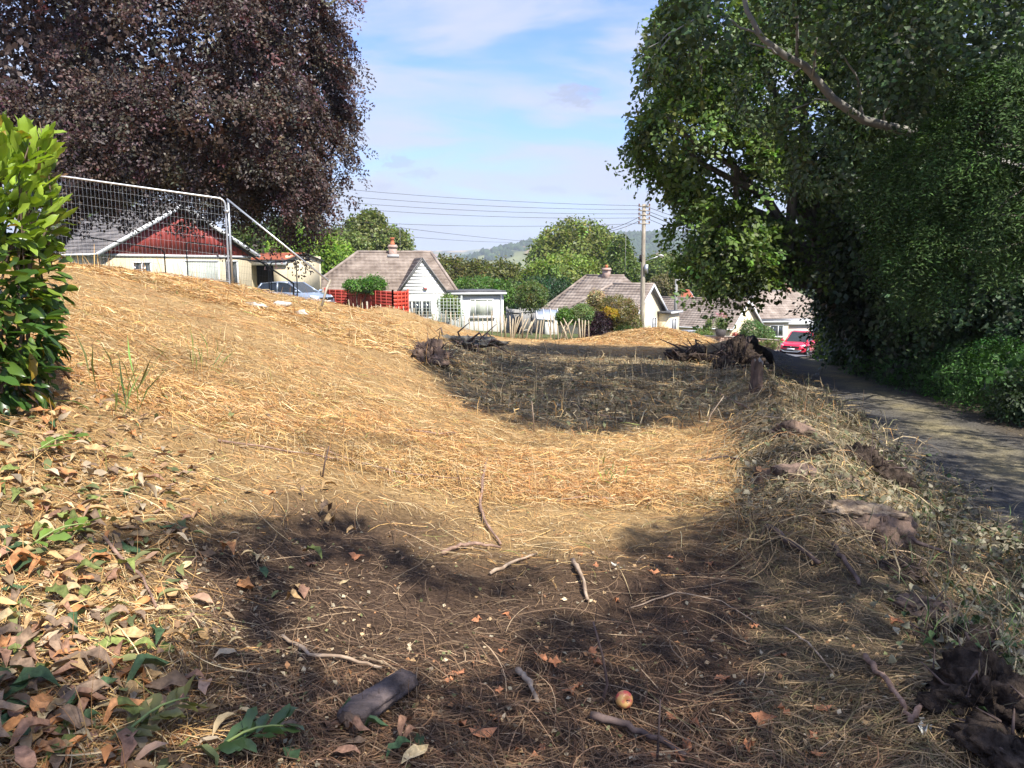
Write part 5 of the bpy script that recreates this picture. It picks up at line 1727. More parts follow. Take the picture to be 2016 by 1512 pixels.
# ---- straw
def strands(n, dmin, dmax, lmin, lmax, wmin, wmax, seg, lift, arch, dens=None, upright=0.0, spread=.78):
    d = 1 / rng.uniform(1 / dmax, 1 / dmin, n)
    x = rng.uniform(-spread, spread, n) * (d + .3)
    if upright < -1:
        d = 1 / rng.uniform(1 / 14, 1 / 4.2, n)
        x = track_left(d) + rng.uniform(-2.4, -.9, n)
    elif upright < 0:
        x, d = 6.7 + 2.0 * rng.normal(size=n), 36.2 + 1.5 * rng.normal(size=n)
    u = x - track_left(d)
    ye = np.interp(x, [-60, -10, -6.7, -5.3, -4, -2, 0, 6, 12, 60], [17.5, 18.2, 19.7, 23, 31, 36, 39.5, 41, 40, 40])
    ok = (u < .15) & (d < ye)
    if dens is not None:
        ok &= rng.uniform(0, 1, n) < dens(x, d)
    x, d = x[ok], d[ok]
    n = len(x)
    th = 3.0 * wob(x, d, .8, 8) + 1.4 * wob(x, d, 2.9, 5) + rng.normal(size=n) * .95 + np.pi * rng.integers(0, 2, n)
    kap = rng.normal(size=n) * 1.5
    L = rng.uniform(lmin, lmax, n) ** 1.0
    wd = rng.uniform(wmin, wmax, n)
    t = np.linspace(0, 1, seg + 1)
    ang = th[:, None] + kap[:, None] * t[None, :]
    dx = np.cumsum(np.cos(ang), 1) * (L / seg)[:, None]
    dy = np.cumsum(np.sin(ang), 1) * (L / seg)[:, None]
    tilt = np.where(rng.uniform(0, 1, n) < upright, rng.uniform(.5, 2.5, n), 0)
    X = x[:, None] + dx * (1 / (1 + tilt[:, None]))
    Y = d[:, None] + dy * (1 / (1 + tilt[:, None]))
    a = rng.uniform(0, 1, n) ** 2 * arch
    s0 = rng.normal(size=n) * .12
    Z = H(X, Y) + lift * rng.uniform(.1, 1, n)[:, None] + a[:, None] * np.sin(np.pi * t)[None, :] + (s0 * L)[:, None] * (t - .5)[None, :] * .5 + (tilt * L * .55)[:, None] * t[None, :]
    sx, sy = -np.sin(ang), np.cos(ang)
    roll = rng.uniform(-1, 1, n)[:, None]
    w2 = (wd / 2)[:, None] * np.where(t > .95, .35, 1.0)[None, :]
    Pl = np.stack([X + sx * w2, Y + sy * w2, Z + roll * w2], -1)
    Pr = np.stack([X - sx * w2, Y - sy * w2, Z - roll * w2], -1)
    V = np.stack([Pl, Pr], 2).reshape(n, -1, 3)
    k = 2 * np.arange(seg)
    f = np.stack([k, k + 1, k + 3, k + 2], -1)
    Fa = (f[None] + (np.arange(n) * 2 * (seg + 1))[:, None, None]).reshape(-1, 4)
    return V.reshape(-1, 3), Fa, x, d, 2 * (seg + 1)


PAL_S = np.array([[.58, .38, .15], [.66, .50, .27], [.50, .27, .095], [.43, .22, .09], [.55, .34, .13], [.26, .15, .075], [.60, .47, .26], [.30, .32, .09]])
PAL_B = np.array([[.26, .20, .12], [.33, .26, .16], [.18, .155, .09], [.40, .31, .18], [.14, .105, .07], [.29, .24, .155], [.19, .18, .09]])
PAL_D = np.array([[.21, .15, .10], [.145, .10, .07], [.31, .24, .165], [.105, .074, .053], [.46, .37, .26], [.235, .17, .105], [.12, .085, .06]])


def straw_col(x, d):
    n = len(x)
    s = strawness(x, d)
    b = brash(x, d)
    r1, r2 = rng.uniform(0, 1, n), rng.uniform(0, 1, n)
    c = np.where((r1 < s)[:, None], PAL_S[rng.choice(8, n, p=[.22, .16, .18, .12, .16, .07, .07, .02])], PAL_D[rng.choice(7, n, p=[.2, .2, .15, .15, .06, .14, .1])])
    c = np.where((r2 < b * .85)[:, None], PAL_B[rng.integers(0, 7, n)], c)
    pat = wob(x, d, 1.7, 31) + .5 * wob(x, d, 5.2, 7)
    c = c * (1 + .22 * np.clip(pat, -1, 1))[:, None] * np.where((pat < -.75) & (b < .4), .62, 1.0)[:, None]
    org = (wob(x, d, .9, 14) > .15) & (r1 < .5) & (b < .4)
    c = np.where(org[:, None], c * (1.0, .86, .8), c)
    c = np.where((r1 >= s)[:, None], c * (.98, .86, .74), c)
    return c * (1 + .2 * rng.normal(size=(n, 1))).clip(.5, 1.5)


M_straw = mat('straw', attr=True, rough=.7, spec=.3, trans=.12, jitter=.2, scale=50)
sets = [('straw', 'thick mat of golden cut straw and dry stalks over the plot', [
    (60000, 1.7, 6.0, .04, .20, .0012, .0030, 3, .014, .022, lambda x, d: (.5 + .5 * np.maximum(strawness(x, d), .6 * brash(x, d))) * (.6 + .4 * sstep(-.5, .4, wob(x, d, 3.4, 21))), .015),
    (26000, 1.7, 7.0, .012, .05, .0016, .004, 1, .010, .006, None, .0),
    (3000, 1.8, 9.0, .22, .55, .0016, .0034, 7, .015, .04, None, .0),
    (88000, 5.5, 16.0, .05, .24, .0026, .0055, 2, .03, .035, lambda x, d: .55 + .45 * sstep(-.5, .3, wob(x, d, 2.3, 21) + .5 * wob(x, d, 6, 5)), .015),
    (3500, 5.0, 14.0, .06, .18, .003, .005, 3, .02, .02, lambda x, d: (wob(x, d, 1.2, 5) > .1) * strawness(x, d), 1.0),
    (70000, 13.0, 43.0, .12, .42, .006, .013, 2, .04, .04, lambda x, d: .6 + .4 * sstep(-.4, .3, wob(x, d, 1.3, 21)), .03),
    (9000, 9.0, 34.0, .15, .45, .006, .012, 3, .09, .16, lambda x, d: brash(x, d), .12),
    (7000, 30, 40, .2, .55, .009, .018, 2, .12, .08, None, -1),
    (4500, 2.3, 14, .15, .55, .002, .005, 5, .06, .13, None, -2)])]
for nm_, lb, rows in sets:
    Vs, Fs, Cs, off = [], [], [], 0
    for r in rows:
        v, f, x, d, m_ = strands(*r[:10], dens=r[10], upright=r[11])
        Vs.append(v)
        Fs.append(f + off)
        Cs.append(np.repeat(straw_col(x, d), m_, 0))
        off += len(v)
    tag(link(nm_, new_mesh(nm_, np.concatenate(Vs), [np.concatenate(Fs)], M_straw, False, np.concatenate(Cs).clip(.01, .9))), lb, 'straw', kind='stuff')


n_ = 2300
d = 1 / rng.uniform(1 / 24, 1 / 2.4, n_)
x = track_left(d) + rng.uniform(-1.7, .15, n_)
p0 = np.stack([x, d, H(x, d)], -1)
V1, F1, s1 = sprays(p0, unit(rnd(n_) * (.9, .9, .1) + (0, 0, .9)), .18 * rng.uniform(.4, 1.3, n_), 1, .16, .006, 0, .1, out=.0)
pal = np.array([[.09, .13, .04], [.24, .20, .12], [.17, .15, .085], [.07, .11, .035], [.32, .26, .16]])
tag(link('verge_grass', new_mesh('verge_grass', V1, [F1], M_straw, False, np.repeat(pal[rng.integers(0, 5, n_)], 4, 0))), 'mixed dry and green grass along the lane verge', 'grass', kind='stuff')
# ---- small withered leaves: litter over soil, brash and verge
def scatter(n, dmin, dmax, dens, spread=.78):
    d = 1 / rng.uniform(1 / dmax, 1 / dmin, n)
    x = rng.uniform(-spread, spread, n) * (d + .3)
    ok = rng.uniform(0, 1, n) < dens(x, d)
    x, d = x[ok], d[ok]
    return np.stack([x, d, H(x, d)], -1)


def litter(name, label, pts, size, wfac, pal, lift, m, flat=.45, cat='leaves', shaped=None):
    n = len(pts)
    if shaped:
        Vs, Fs, Cs, off = [], [], [], 0
        pal = np.asarray(pal)
        kind = rng.integers(0, len(shaped), n)
        for k, (lv, lf_) in enumerate(shaped):
            sel = pts[kind == k]
            n_ = len(sel)
            lv = lv / lv[:, 0].max()
            v = place(lv, sel + (0, 0, 1) * (rng.uniform(.2, 1, (n_, 1)) * lift), rnd(n_) * (1, 1, flat * .6), unit(rnd(n_) * flat + (0, 0, 1)), size * rng.uniform(.6, 1.4, n_))
            Vs.append(v.reshape(-1, 3))
            Fs.append((lf_[None] + (np.arange(n_) * len(lv))[:, None, None]).reshape(-1, 4) + off)
            off += len(Vs[-1])
            c = pal[rng.integers(0, len(pal), n_)] * (1 + .2 * rng.normal(size=(n_, 1))).clip(.4, 1.6)
            Cs.append(np.repeat(c.clip(.01, .9), len(lv), 0))
        o = link(name, new_mesh(name, np.concatenate(Vs), [np.concatenate(Fs)], m, True, np.concatenate(Cs)))
        return tag(o, label, cat, kind='stuff')
    ax_ = rnd(n) * (1, 1, flat)
    nr_ = unit(rnd(n) * flat + (0, 0, 1))
    sc = size * rng.uniform(.6, 1.5, n)
    V1, F1 = leaf_quads(pts + (0, 0, 1) * (rng.uniform(.2, 1, (n, 1)) * lift), ax_, nr_, sc, sc * wfac, .16)
    pal = np.asarray(pal)
    c = pal[rng.integers(0, len(pal), n)] * (1 + .2 * rng.normal(size=(n, 1))).clip(.4, 1.6)
    o = link(name, new_mesh(name, V1, [F1], m, False, np.repeat(c.clip(.01, .9), 4, 0)))
    return tag(o, label, cat, kind='stuff')


LITL = [leaf_mesh('l', None, .1, w_, fo, cu, wv, 1, 80 + k, 5) for k, (w_, fo, cu, wv) in enumerate(((.036, .5, .12, .1), (.03, .8, .2, .16), (.042, .3, -.06, .1)))]
LITI = [leaf_mesh('l', None, .1, w_, fo, cu, wv, 1, 90 + k, 4) for k, (w_, fo, cu, wv) in enumerate(((.085, .4, .1, .14), (.07, .9, .2, .25), (.095, .5, -.1, .2)))]
vergef = lambda x, d: sstep(-1.9, -1.0, x - track_left(d)) * sstep(.5, .1, x - track_left(d))
litter('brash_leaves', 'withered grey-green bramble leaves among the cuttings', scatter(26000, 5, 34, lambda x, d: brash(x, d) * .8 * (x < track_left(d) - .1)), .055, .6,
       [[.17, .16, .095], [.25, .22, .15], [.12, .13, .06], [.31, .27, .18], [.11, .09, .06]], .10, M_dry_s, .8)
VP_ = scatter(15000, 2.2, 26, lambda x, d: vergef(x, d) * (.25 + .75 * (wob(x, d, 2.6, 4) > -.1)))
VPAL = [[.085, .12, .045], [.20, .19, .125], [.27, .25, .17], [.055, .095, .035], [.13, .15, .075], [.17, .155, .10], [.10, .08, .055], [.34, .31, .23], [.07, .12, .04]]
litter('verge_leaves', 'withered and green ivy leaves along the near edge of the lane', VP_[VP_[:, 1] < 9], .045, .85, VPAL, .07, M_dry_s, .7, shaped=LITI)
litter('verge_leaves', 'withered leaves along the far stretch of the lane edge', VP_[VP_[:, 1] >= 9], .05, .8, VPAL, .07, M_dry_s, .7)
litter('leaf_crumbs', 'small broken leaf fragments over the near ground', scatter(15000, 1.8, 12, lambda x, d: (.35 + .65 * (x < -.2 * d - .2)) * (x < track_left(d))), .02, .7,
       [[.42, .27, .13], [.5, .34, .18], [.36, .18, .08], [.16, .12, .08], [.30, .26, .18], [.18, .19, .08], [.55, .44, .28]], .012, M_dry_s, .5)
litter('lane_leaves', 'dry leaves scattered over the lane and its far edge', scatter(13000, 5, 40, lambda x, d: (x > track_left(d) + .1) * (x < track_left(d) + 3.2) * (.15 + .85 * sstep(1.5, 2.6, x - track_left(d))), 1.0), .036, .6,
       [[.30, .22, .12], [.22, .15, .08], [.38, .30, .17], [.13, .10, .06]], .02, M_dry_s, .35)
litter('fallen_leaf_mass', 'deep drift of older laurel leaves under the hedge', scatter(7500, 1.9, 6.5, lambda x, d: sstep(-.30, -.58, x / (d + .3) + .06 * wob(x, d, 3, 1)) * np.interp(d, [2, 3.0, 3.6, 6], [.55, .6, 1, .9])), .085, .38,
       [[.46, .29, .13], [.50, .22, .08], [.38, .30, .2], [.40, .25, .16], [.20, .21, .08], [.12, .14, .055], [.52, .39, .21], [.28, .17, .09], [.18, .12, .075], [.33, .23, .13]], .02, M_dry_s, .3, shaped=LITL)

# ---- individual fallen laurel leaves
LC = [('tan', (.40, .26, .12)), ('rusty orange', (.43, .20, .08)), ('grey-brown', (.23, .155, .10)), ('reddish brown', (.29, .16, .10)), ('olive green', (.17, .20, .055)), ('dark green', (.06, .105, .045)), ('pale straw-coloured', (.48, .36, .19))]
dvar = [leaf_mesh('leaf', None, .15, w_, fo, cu, wv, 1, 50 + k) for k, (w_, fo, cu, wv) in enumerate(((.056, .6, .14, .16), (.05, .9, .22, .22), (.062, .3, .06, .12), (.048, 1.2, .28, .26), (.066, .5, -.12, .2)))]
dmesh = [new_mesh('leaf_blade', v, [f], M_dry, True) for v, f in dvar]
lpx = np.concatenate([rng.uniform(-10, 430, 235) * rng.uniform(.35, 1, 235) ** .8, rng.uniform(560, 830, 16), rng.uniform(440, 700, 16)])
lpy = np.concatenate([800 + 720 * rng.uniform(0, 1, 235) ** .85, rng.uniform(1385, 1505, 16), rng.uniform(950, 1230, 16)])
lpx[:30] = rng.uniform(0, 330, 30)
lpy[:30] = rng.uniform(1270, 1505, 30)
gl = G(lpx, lpy)
FORM = ['gently curled', 'wavy', 'flat broad', 'tightly folded', 'hump-backed']
PEND = []


def finish(lst, cat, group):
    """give every leaf a label of its own: look first, then place from the left among those that look alike"""
    by = {}
    for o, lb, px in lst:
        by.setdefault(lb, []).append((px, o))
    ordn = ['first', 'second', 'third', 'fourth', 'fifth', 'sixth', 'seventh', 'eighth', 'ninth', 'tenth']
    for lb, q in by.items():
        q.sort(key=lambda e: e[0])
        for i_, (_, o) in enumerate(q):
            ex = '' if len(q) == 1 else (', %s from the left' % ordn[i_] if i_ < 10 else '')
            w_ = (lb + ex).split()
            tag(o, ' '.join(w_ if len(w_) <= 16 else [q_ for q_ in w_ if q_ not in ('the', 'a', 'gently', 'tightly')][:16]), cat, group)


for i in range(len(gl)):
    x_, y_ = lpx[i], lpy[i]
    if x_ < 480:
        col_ = 'at the left edge' if x_ < 110 else ('in mid drift' if x_ < 260 else 'at the drift\'s fringe')
        zone = col_ + (' near the hedge' if y_ < 950 else (' in the lit patch' if y_ < 1120 else (' above the sprigs' if y_ < 1300 else ' near the bottom')))
    else:
        zone = 'around the bark log' if y_ > 1300 else 'on straw beside the drift'
    w = [.24, .2, .14, .12, .1, .08, .12] if y_ < 1250 else [.16, .1, .22, .2, .08, .18, .06]
    k = rng.choice(7, p=w)
    nm_, c = LC[k]
    fv = int(rng.integers(5))
    o = link('fallen_leaf', dmesh[fv])
    th = rng.uniform(0, 2 * np.pi)
    nrm = unit(rnd(1)[0] * .22 + (0, 0, 1) + (.2, -.12, 0))
    axs = np.array([math.cos(th), math.sin(th), rng.normal() * .12])
    sc = rng.uniform(.5, .92) if i >= 30 else rng.uniform(.75, 1.1)
    if rng.uniform() < .12:
        nrm = -nrm
    orient(o, gl[i] - axs * .07 * sc + (0, 0, rng.uniform(.012, .035)), axs, nrm, sc)
    o.color = (*(np.asarray(c) * (1 + .15 * rng.normal())).clip(.02, .8), 1)
    PEND.append((o, '%s %s laurel leaf %s' % (FORM[fv], nm_, zone), x_))
finish(PEND, 'leaf', 'fallen laurel leaves')
# crumpled orange leaf scraps on the dark soil
def scrap(seed):
    r = np.random.default_rng(seed)
    n = 11
    a = np.linspace(0, 2 * np.pi, n, endpoint=False)
    rad = .03 * (1 + .45 * np.sin(a * 2.5 + seed) * r.uniform(.6, 1.4, n)) * np.where(np.arange(n) % 2, 1.15, .7)
    V = [(0, 0, .006)] + [(rad[i] * math.cos(a[i]), rad[i] * math.sin(a[i]), .012 * r.normal() + .006) for i in range(n)]
    return new_mesh('leaf_scrap', V, [np.asarray([(0, 1 + i, 1 + (i + 1) % n) for i in range(n)])], M_dry, False)


scr = [scrap(k) for k in range(5)]
opx = np.concatenate([rng.uniform(880, 1650, 40), [1500, 700, 945, 1215, 1820, 1760]])
opy = np.concatenate([rng.uniform(1090, 1500, 40), [1425, 1100, 1450, 1120, 1440, 1225]])
go = G(opx, opy)
PEND = []
for i in range(len(go)):
    o = link('dry_leaf', scr[i % 5])
    big = i >= 40
    orient(o, go[i] + (0, 0, .012), unit(rnd(1)[0] * (1, 1, .1)), unit(rnd(1)[0] * .25 + (0, 0, 1)), rng.uniform(1.0, 1.4) if big else rng.uniform(.45, .95))
    pale = big and i in (43, 44)
    o.color = (.6, .58, .5, 1) if pale else (*(np.array([.50, .21, .10]) * rng.uniform(.7, 1.15)), 1)
    row = 'below the shadow edge' if opy[i] < 1190 else ('beside the upright stem' if opy[i] < 1300 else ('level with the apple' if opy[i] < 1400 else 'near the bottom edge'))
    col_ = 'left of the apple' if opx[i] < 1150 else ('above or below the apple' if opx[i] < 1350 else 'towards the stump')
    PEND.append((o, 'pale curled dead leaf on the soil ' + row if pale else 'crumpled orange leaf %s %s' % (row, col_), opx[i]))
finish(PEND, 'leaf', 'crumpled leaves on the soil')

# ------------------------------------------------------------------ sticks
M_stick = mat('stick_bark', (.20, .12, .085), .8, var=(.33, .21, .15), scale=18, jitter=.3, bump=.3, bscale=60)
M_stickd = mat('dark_stick_bark', (.07, .045, .038), .8, var=(.12, .08, .065), scale=18, jitter=.3)
M_stickp = mat('pale_stick', (.30, .21, .14), .8, var=(.40, .30, .21), scale=18, jitter=.25)
sticks = [
    ('long curved root-like branch in the middle of the lit straw', [(960, 905), (950, 950), (944, 1000), (957, 1040), (986, 1076)], .013, M_stick),
    ('bent stick lying across the end of the curved branch', [(872, 1095), (905, 1083), (945, 1080), (986, 1084)], .013, M_stick),
    ('short stick slanting right of the bent one', [(965, 1135), (1010, 1117), (1056, 1095)], .010, M_stickp),
    ('pale peeled stick on the small soil mound', [(1128, 1108), (1145, 1145), (1157, 1188)], .013, M_stickp),
    ('thin long twig across the straw left of centre', [(620, 880), (700, 915), (800, 940), (960, 950)], .007, M_stick),
    ('thin brown twig above the shaded hollow', [(430, 872), (540, 890), (640, 905), (720, 918)], .007, M_stick),
    ('thin forked twig left of the bark log', [(556, 1258), (610, 1300), (690, 1310), (752, 1322)], .008, M_stickp),
    ('thick dark branch end at the bottom edge', [(1165, 1420), (1220, 1440), (1280, 1465), (1350, 1500)], .014, M_stickd),
    ('brown twig among the fallen leaves at left', [(205, 1062), (250, 1122), (282, 1150), (312, 1208)], .009, M_stick),
    ('forked grey branch at the lower right', [(1703, 1300), (1735, 1345), (1775, 1400), (1792, 1432)], .013, M_stick),
    ('short prong of the forked grey branch', [(1792, 1432), (1812, 1408), (1835, 1380)], .011, M_stick),
    ('dark fallen branch across the grey-green cuttings', [(1118, 790), (1160, 818), (1245, 836)], .016, M_stickd),
    ('brown branch at the right of the grey-green cuttings', [(1398, 770), (1450, 797), (1495, 816)], .016, M_stick),
    ('small twig on the lit straw right of centre', [(1095, 990), (1150, 984), (1212, 985)], .008, M_stick),
    ('brown root ending at the splintered stump', [(1370, 912), (1430, 905), (1475, 913)], .012, M_stickd),
    ('straight root running down from the large stump', [(1510, 1045), (1560, 1085), (1612, 1118)], .02, M_stickd),
    ('second root running down from the large stump', [(1640, 1080), (1665, 1120), (1690, 1160)], .016, M_stickd),
    ('long pale twig lying towards the lane', [(1500, 825), (1560, 828), (1640, 822), (1700, 818)], .009, M_stickp),
    ('bleached twig near the large stump', [(1545, 1240), (1590, 1275), (1640, 1330)], .005, M_stickp),
    ('short broken pale stick above the apple', [(1020, 1328), (1040, 1355), (1058, 1390)], .013, M_stickp),
    ('thin branch in the lit straw at upper left', [(800, 850), (850, 858), (905, 856)], .010, M_stick),
    ('arched thin stem over the shaded soil', [(1240, 1200), (1330, 1175), (1420, 1190), (1500, 1240)], .004, M_stickp),
]
for lb, pp, r, m in sticks:
    pp = np.asarray(pp, float)
    tt_ = np.linspace(0, len(pp) - 1, 4 * (len(pp) - 1) + 1)
    sx, sy = np.interp(tt_, np.arange(len(pp)), pp[:, 0]), np.interp(tt_, np.arange(len(pp)), pp[:, 1])
    g = G(sx, sy)
    g[:, 2] += r * 1.1 + .012 * np.sin(np.linspace(0, np.pi, len(g))) + .006
    g[1:-1] += rnd(len(g) - 2) * r * .35
    b0 = g[0].copy()
    o = MB().tube(g - b0, np.linspace(r, r * .6, len(g)) * (1 + .12 * rng.normal(size=len(g))).clip(.7, 1.3), 8, .05).obj('stick', m, None, True, b0)
    tag(o, lb, 'stick', 'sticks lying on the plot')
for lb, pp, r, m in (('short upright dark twig stuck in the lit straw', [(632, 940), (640, 908), (648, 878)], .007, M_stickd), ('curved dark sapling stem standing beside the apple', [(1178, 1385), (1196, 1345), (1186, 1290), (1168, 1225)], .007, M_stickd),
                     ('thin dark stem standing at the bottom edge', [(1293, 1503), (1297, 1440), (1300, 1378)], .005, M_stickd), ('thin pale stalks standing before the cuttings', [(1052, 850), (1050, 820), (1047, 790)], .008, M_stickp),
                     ('pale bent stalk rising from the cuttings at right', [(1385, 850), (1400, 815), (1425, 780)], .010, M_stickp), ('bare thin stem standing on the verge near the lane', [(1712, 935), (1716, 890), (1720, 835)], .006, M_stickd)):
    b0 = G(*pp[0])
    g = np.stack([P(q[0], q[1], b0[1]) for q in pp])
    g[0, 2] -= .05
    o = MB().tube(g - b0, np.linspace(r, r * .55, len(g)), 7, .04).obj('stick', m, None, True, b0)
    tag(o, lb, 'stick', 'upright stems')


# ------------------------------------------------------------------ stumps, logs, clods
def lump(rx, ry, rz, rough, seed, nu=26, nv=14, flat=-.2, fine=.12):
    r = np.random.default_rng(seed)
    ph = r.uniform(0, 6, 12)
    u, v = np.meshgrid(np.linspace(0, 2 * np.pi, nu, endpoint=False), np.linspace(.02, np.pi - .02, nv), indexing='ij')
    d = np.stack([np.sin(v) * np.cos(u), np.sin(v) * np.sin(u), np.cos(v)], -1)
    k = 1 + rough * (np.sin(3 * d[..., 0] + ph[0] + 2 * np.sin(2 * d[..., 1] + ph[1])) + np.sin(4 * d[..., 2] + ph[2] + 2 * d[..., 0]) + .7 * np.sin(7 * d[..., 1] + 5 * d[..., 2] + ph[3])) * .5
    k = k + rough * .35 * (np.sin(13 * d[..., 0] + 9 * d[..., 2] + ph[4]) * np.sin(11 * d[..., 1] - 8 * d[..., 2] + ph[5]) + .6 * np.sin(23 * d[..., 0] + ph[6]) * np.sin(21 * d[..., 2] + 17 * d[..., 1] + ph[7]))
    k = k + rough * fine * r.normal(size=k.shape)
    Vx = d * k[..., None] * (rx, ry, rz)
    Vx[..., 2] = np.maximum(Vx[..., 2], flat * rz)
    i, j = np.meshgrid(np.arange(nu), np.arange(nv - 1), indexing='ij')
    a, b = i * nv + j, ((i + 1) % nu) * nv + j
    return Vx.reshape(-1, 3), np.stack([a, a + 1, b + 1, b], -1).reshape(-1, 4)


M_peat = mat('dark_root_soil', (.035, .026, .021), .98, var=(.075, .055, .042), scale=14, spec=.1, bump=1.0, bscale=30, jitter=.5)
M_stump = mat('stump_wood', (.10, .068, .05), .95, var=(.19, .125, .09), scale=9, stretch=(1, 1, .35), bump=.8, bscale=30, jitter=.4)
M_cut = mat('rotten_cut_face', (.27, .18, .11), .9, var=(.42, .31, .2), scale=12, bump=.7, bscale=40, jitter=.35)
M_logbark = mat('log_bark', (.075, .055, .05), .95, var=(.14, .105, .095), scale=10, stretch=(.3, 1, 1), bump=1.0, bscale=28, jitter=.4)


def stump(label, g, r, h, seed, rz=0.0, cutm=None, roots=5):
    rr = np.random.default_rng(seed)
    t = thing('tree_stump', label, 'stump', g, rz, None)
    n, m = 46, 11
    a = np.linspace(0, 2 * np.pi, n, endpoint=False)
    sm = lambda amp: amp * (np.sin(2 * a + rr.uniform(0, 6)) + .7 * np.sin(5 * a + rr.uniform(0, 6)) + .5 * np.sin(9 * a + rr.uniform(0, 6)) + .4 * np.sin(14 * a + rr.uniform(0, 6)))
    lob = 1 + sm(.07)
    V = []
    for k in range(m):
        q = k / (m - 1)
        fl = 1.16 - .2 * min(1, q * 2)
        top = h * q * (1 + sm(.06))
        rad = r * fl * (lob + sm(.025) + .02 * rr.normal(size=n))
        V.append(np.stack([rad * np.cos(a), rad * np.sin(a), -.08 * (k == 0) + top], -1))
    V = np.concatenate(V)
    f = [(k * n + j, k * n + (j + 1) % n, (k + 1) * n + (j + 1) % n, (k + 1) * n + j) for k in range(m - 1) for j in range(n)]
    link('stump_side', new_mesh('stump_side', V, [np.asarray(f)], M_stump, False), t)
    Vc = [V[-n:] * (1, 1, 1)]
    for q in (.7, .4):
        c_ = V[-n:] * (q, q, 1)
        c_[:, 2] = h * (1 + .05 * rr.normal(size=n)) - .012
        Vc.append(c_)
    Vc = np.concatenate(Vc + [np.array([[0, 0, h * .95]])])
    f3 = [(k * n + j, k * n + (j + 1) % n, (k + 1) * n + (j + 1) % n, (k + 1) * n + j) for k in range(2) for j in range(n)]
    link('cut_face', new_mesh('cut_face', Vc, [np.asarray(f3), np.asarray([(2 * n + j, 2 * n + (j + 1) % n, 3 * n) for j in range(n)])], cutm or M_cut, False), t)
    for k in range(roots):
        b = rr.uniform(0, 2 * np.pi)
        e_ = r * rr.uniform(1.5, 2.1)
        q = np.array([[r * .8 * math.cos(b), r * .8 * math.sin(b), h * .35], [r * 1.25 * math.cos(b + .1), r * 1.25 * math.sin(b + .1), h * .14], [e_ * math.cos(b + .25), e_ * math.sin(b + .25), -.03]])
        MB().tube(q, [r * .14, r * .10, r * .04], 8, .12).obj('root', M_stump, t, True)
    return t


def clod(name, label, g, rx, ry, rz, rough, seed, m=None, cat='root clump', twigs=14, rzr=0.0):
    t = thing(name, label, cat, g, rzr)
    v, f = lump(rx, ry, rz, rough, seed, 72, 40)
    link('earth', new_mesh('earth', v, [f], m or M_peat, False), t)
    mb = MB()
    rr = np.random.default_rng(seed + 5)
    for k in range(twigs):
        dd_ = unit(rr.normal(size=3) * (1, 1, .7) + (0, -.3, .3))
        a = dd_ * (rx, ry, rz) * .7
        b = dd_ * (rx, ry, rz) * rr.uniform(1.25, 1.8)
        mb.tube([a, (a + b) / 2 + rr.normal(size=3) * rx * .15, b + rr.normal(size=3) * rx * .2], [.012 * rx / .3, .009 * rx / .3, .003 * rx / .3], 5)
    if twigs:
        mb.obj('rootlets', M_stickd, t)['kind'] = 'stuff'
    return t


g0 = G(1685, 1055)
t = thing('tree_stump', 'large ragged old stump with pale rotten top beside the lane verge', 'stump', g0, -.15)
v, f = lump(.34, .22, .20, .22, 61, 60, 34, -.3, .22)
v[:, 2] = np.minimum(v[:, 2], .165 + .02 * np.sin(v[:, 0] * 17) + .012 * np.sin(v[:, 1] * 31))
link('root_mass', new_mesh('root_mass', v, [f], M_stump, False), t)
v, f = lump(.28, .165, .05, .32, 62, 90, 44, -.3, .22)
link('rotten_top', new_mesh('rotten_top', v + (.0, .01, .145), [f], M_cut, False), t)
v, f = lump(.13, .10, .13, .35, 63, 30, 18, -.3, .3)
link('knob', new_mesh('knob', v + (.10, -.17, .04), [f], M_stump, False), t)
v, f = lump(.09, .07, .08, .35, 64, 30, 18, -.3, .3)
link('knob', new_mesh('knob', v + (-.16, -.16, .05), [f], mat('grey_knot', (.22, .19, .16), .9, var=(.12, .1, .085), scale=14, bump=.8, jitter=.3), False), t)
for k in range(9):
    b = rng.uniform(3.2, 6.2)
    q = np.array([[.26 * math.cos(b), .17 * math.sin(b), .07], [.38 * math.cos(b + .1), .3 * math.sin(b + .1), .05], [.55 * math.cos(b + .2), .45 * math.sin(b + .2), -.02]])
    MB().tube(q + rnd(3) * .02, [.022, .014, .005], 7, .1).obj('root', M_stickd, t, True)
stump('splintered orange-brown little stump standing in the straw', G(1500, 962), .055, .16, 8, 0, mat('splinter_wood', (.42, .22, .1), .8, jitter=.3, scale=20), 2)
stump('low brown stump half buried in bramble cuttings', G(1562, 952), .17, .13, 12, 0, M_stump, 3)
stump('bleached knobbly stump at the edge of the lane', G(1488, 772), .085, .42, 15, 0, mat('bleached_wood', (.40, .35, .29), .9, var=(.22, .18, .14), scale=7, bump=.7, jitter=.3), 3)
clod('root_clump', 'black peaty root clump in the bottom right corner', G(1945, 1400) + (0, 0, .02), .17, .15, .13, .4, 21)
clod('root_clump', 'dark earthy root clump at the bottom right edge', G(2005, 1495), .15, .14, .09, .4, 22)
clod('root_clump', 'black hollow root clump behind the large stump', G(1715, 935), .28, .22, .24, .4, 23)
clod('root_clump', 'dark upturned rootball at the end of the plot', G(1455, 722), .42, .4, .46, .5, 24, twigs=60)
clod('root_clump', 'spiky brown rootball at the left end of the cuttings', G(850, 708), .3, .3, .3, .4, 25, M_stump, twigs=60)
clod('root_clump', 'tangled dark brush heap in front of the straw mound', G(1395, 712), .95, .7, .34, .5, 26, twigs=90)
clod('root_clump', 'small dark earth clod under the large stump', G(1740, 1085), .16, .12, .09, .4, 27, twigs=8)
clod('root_clump', 'grey brush heap at the top of the cuttings', G(905, 680), .9, .5, .2, .4, 28, mat('grey_brash', (.13, .12, .10), .95, jitter=.5, scale=12, bump=1), twigs=30)
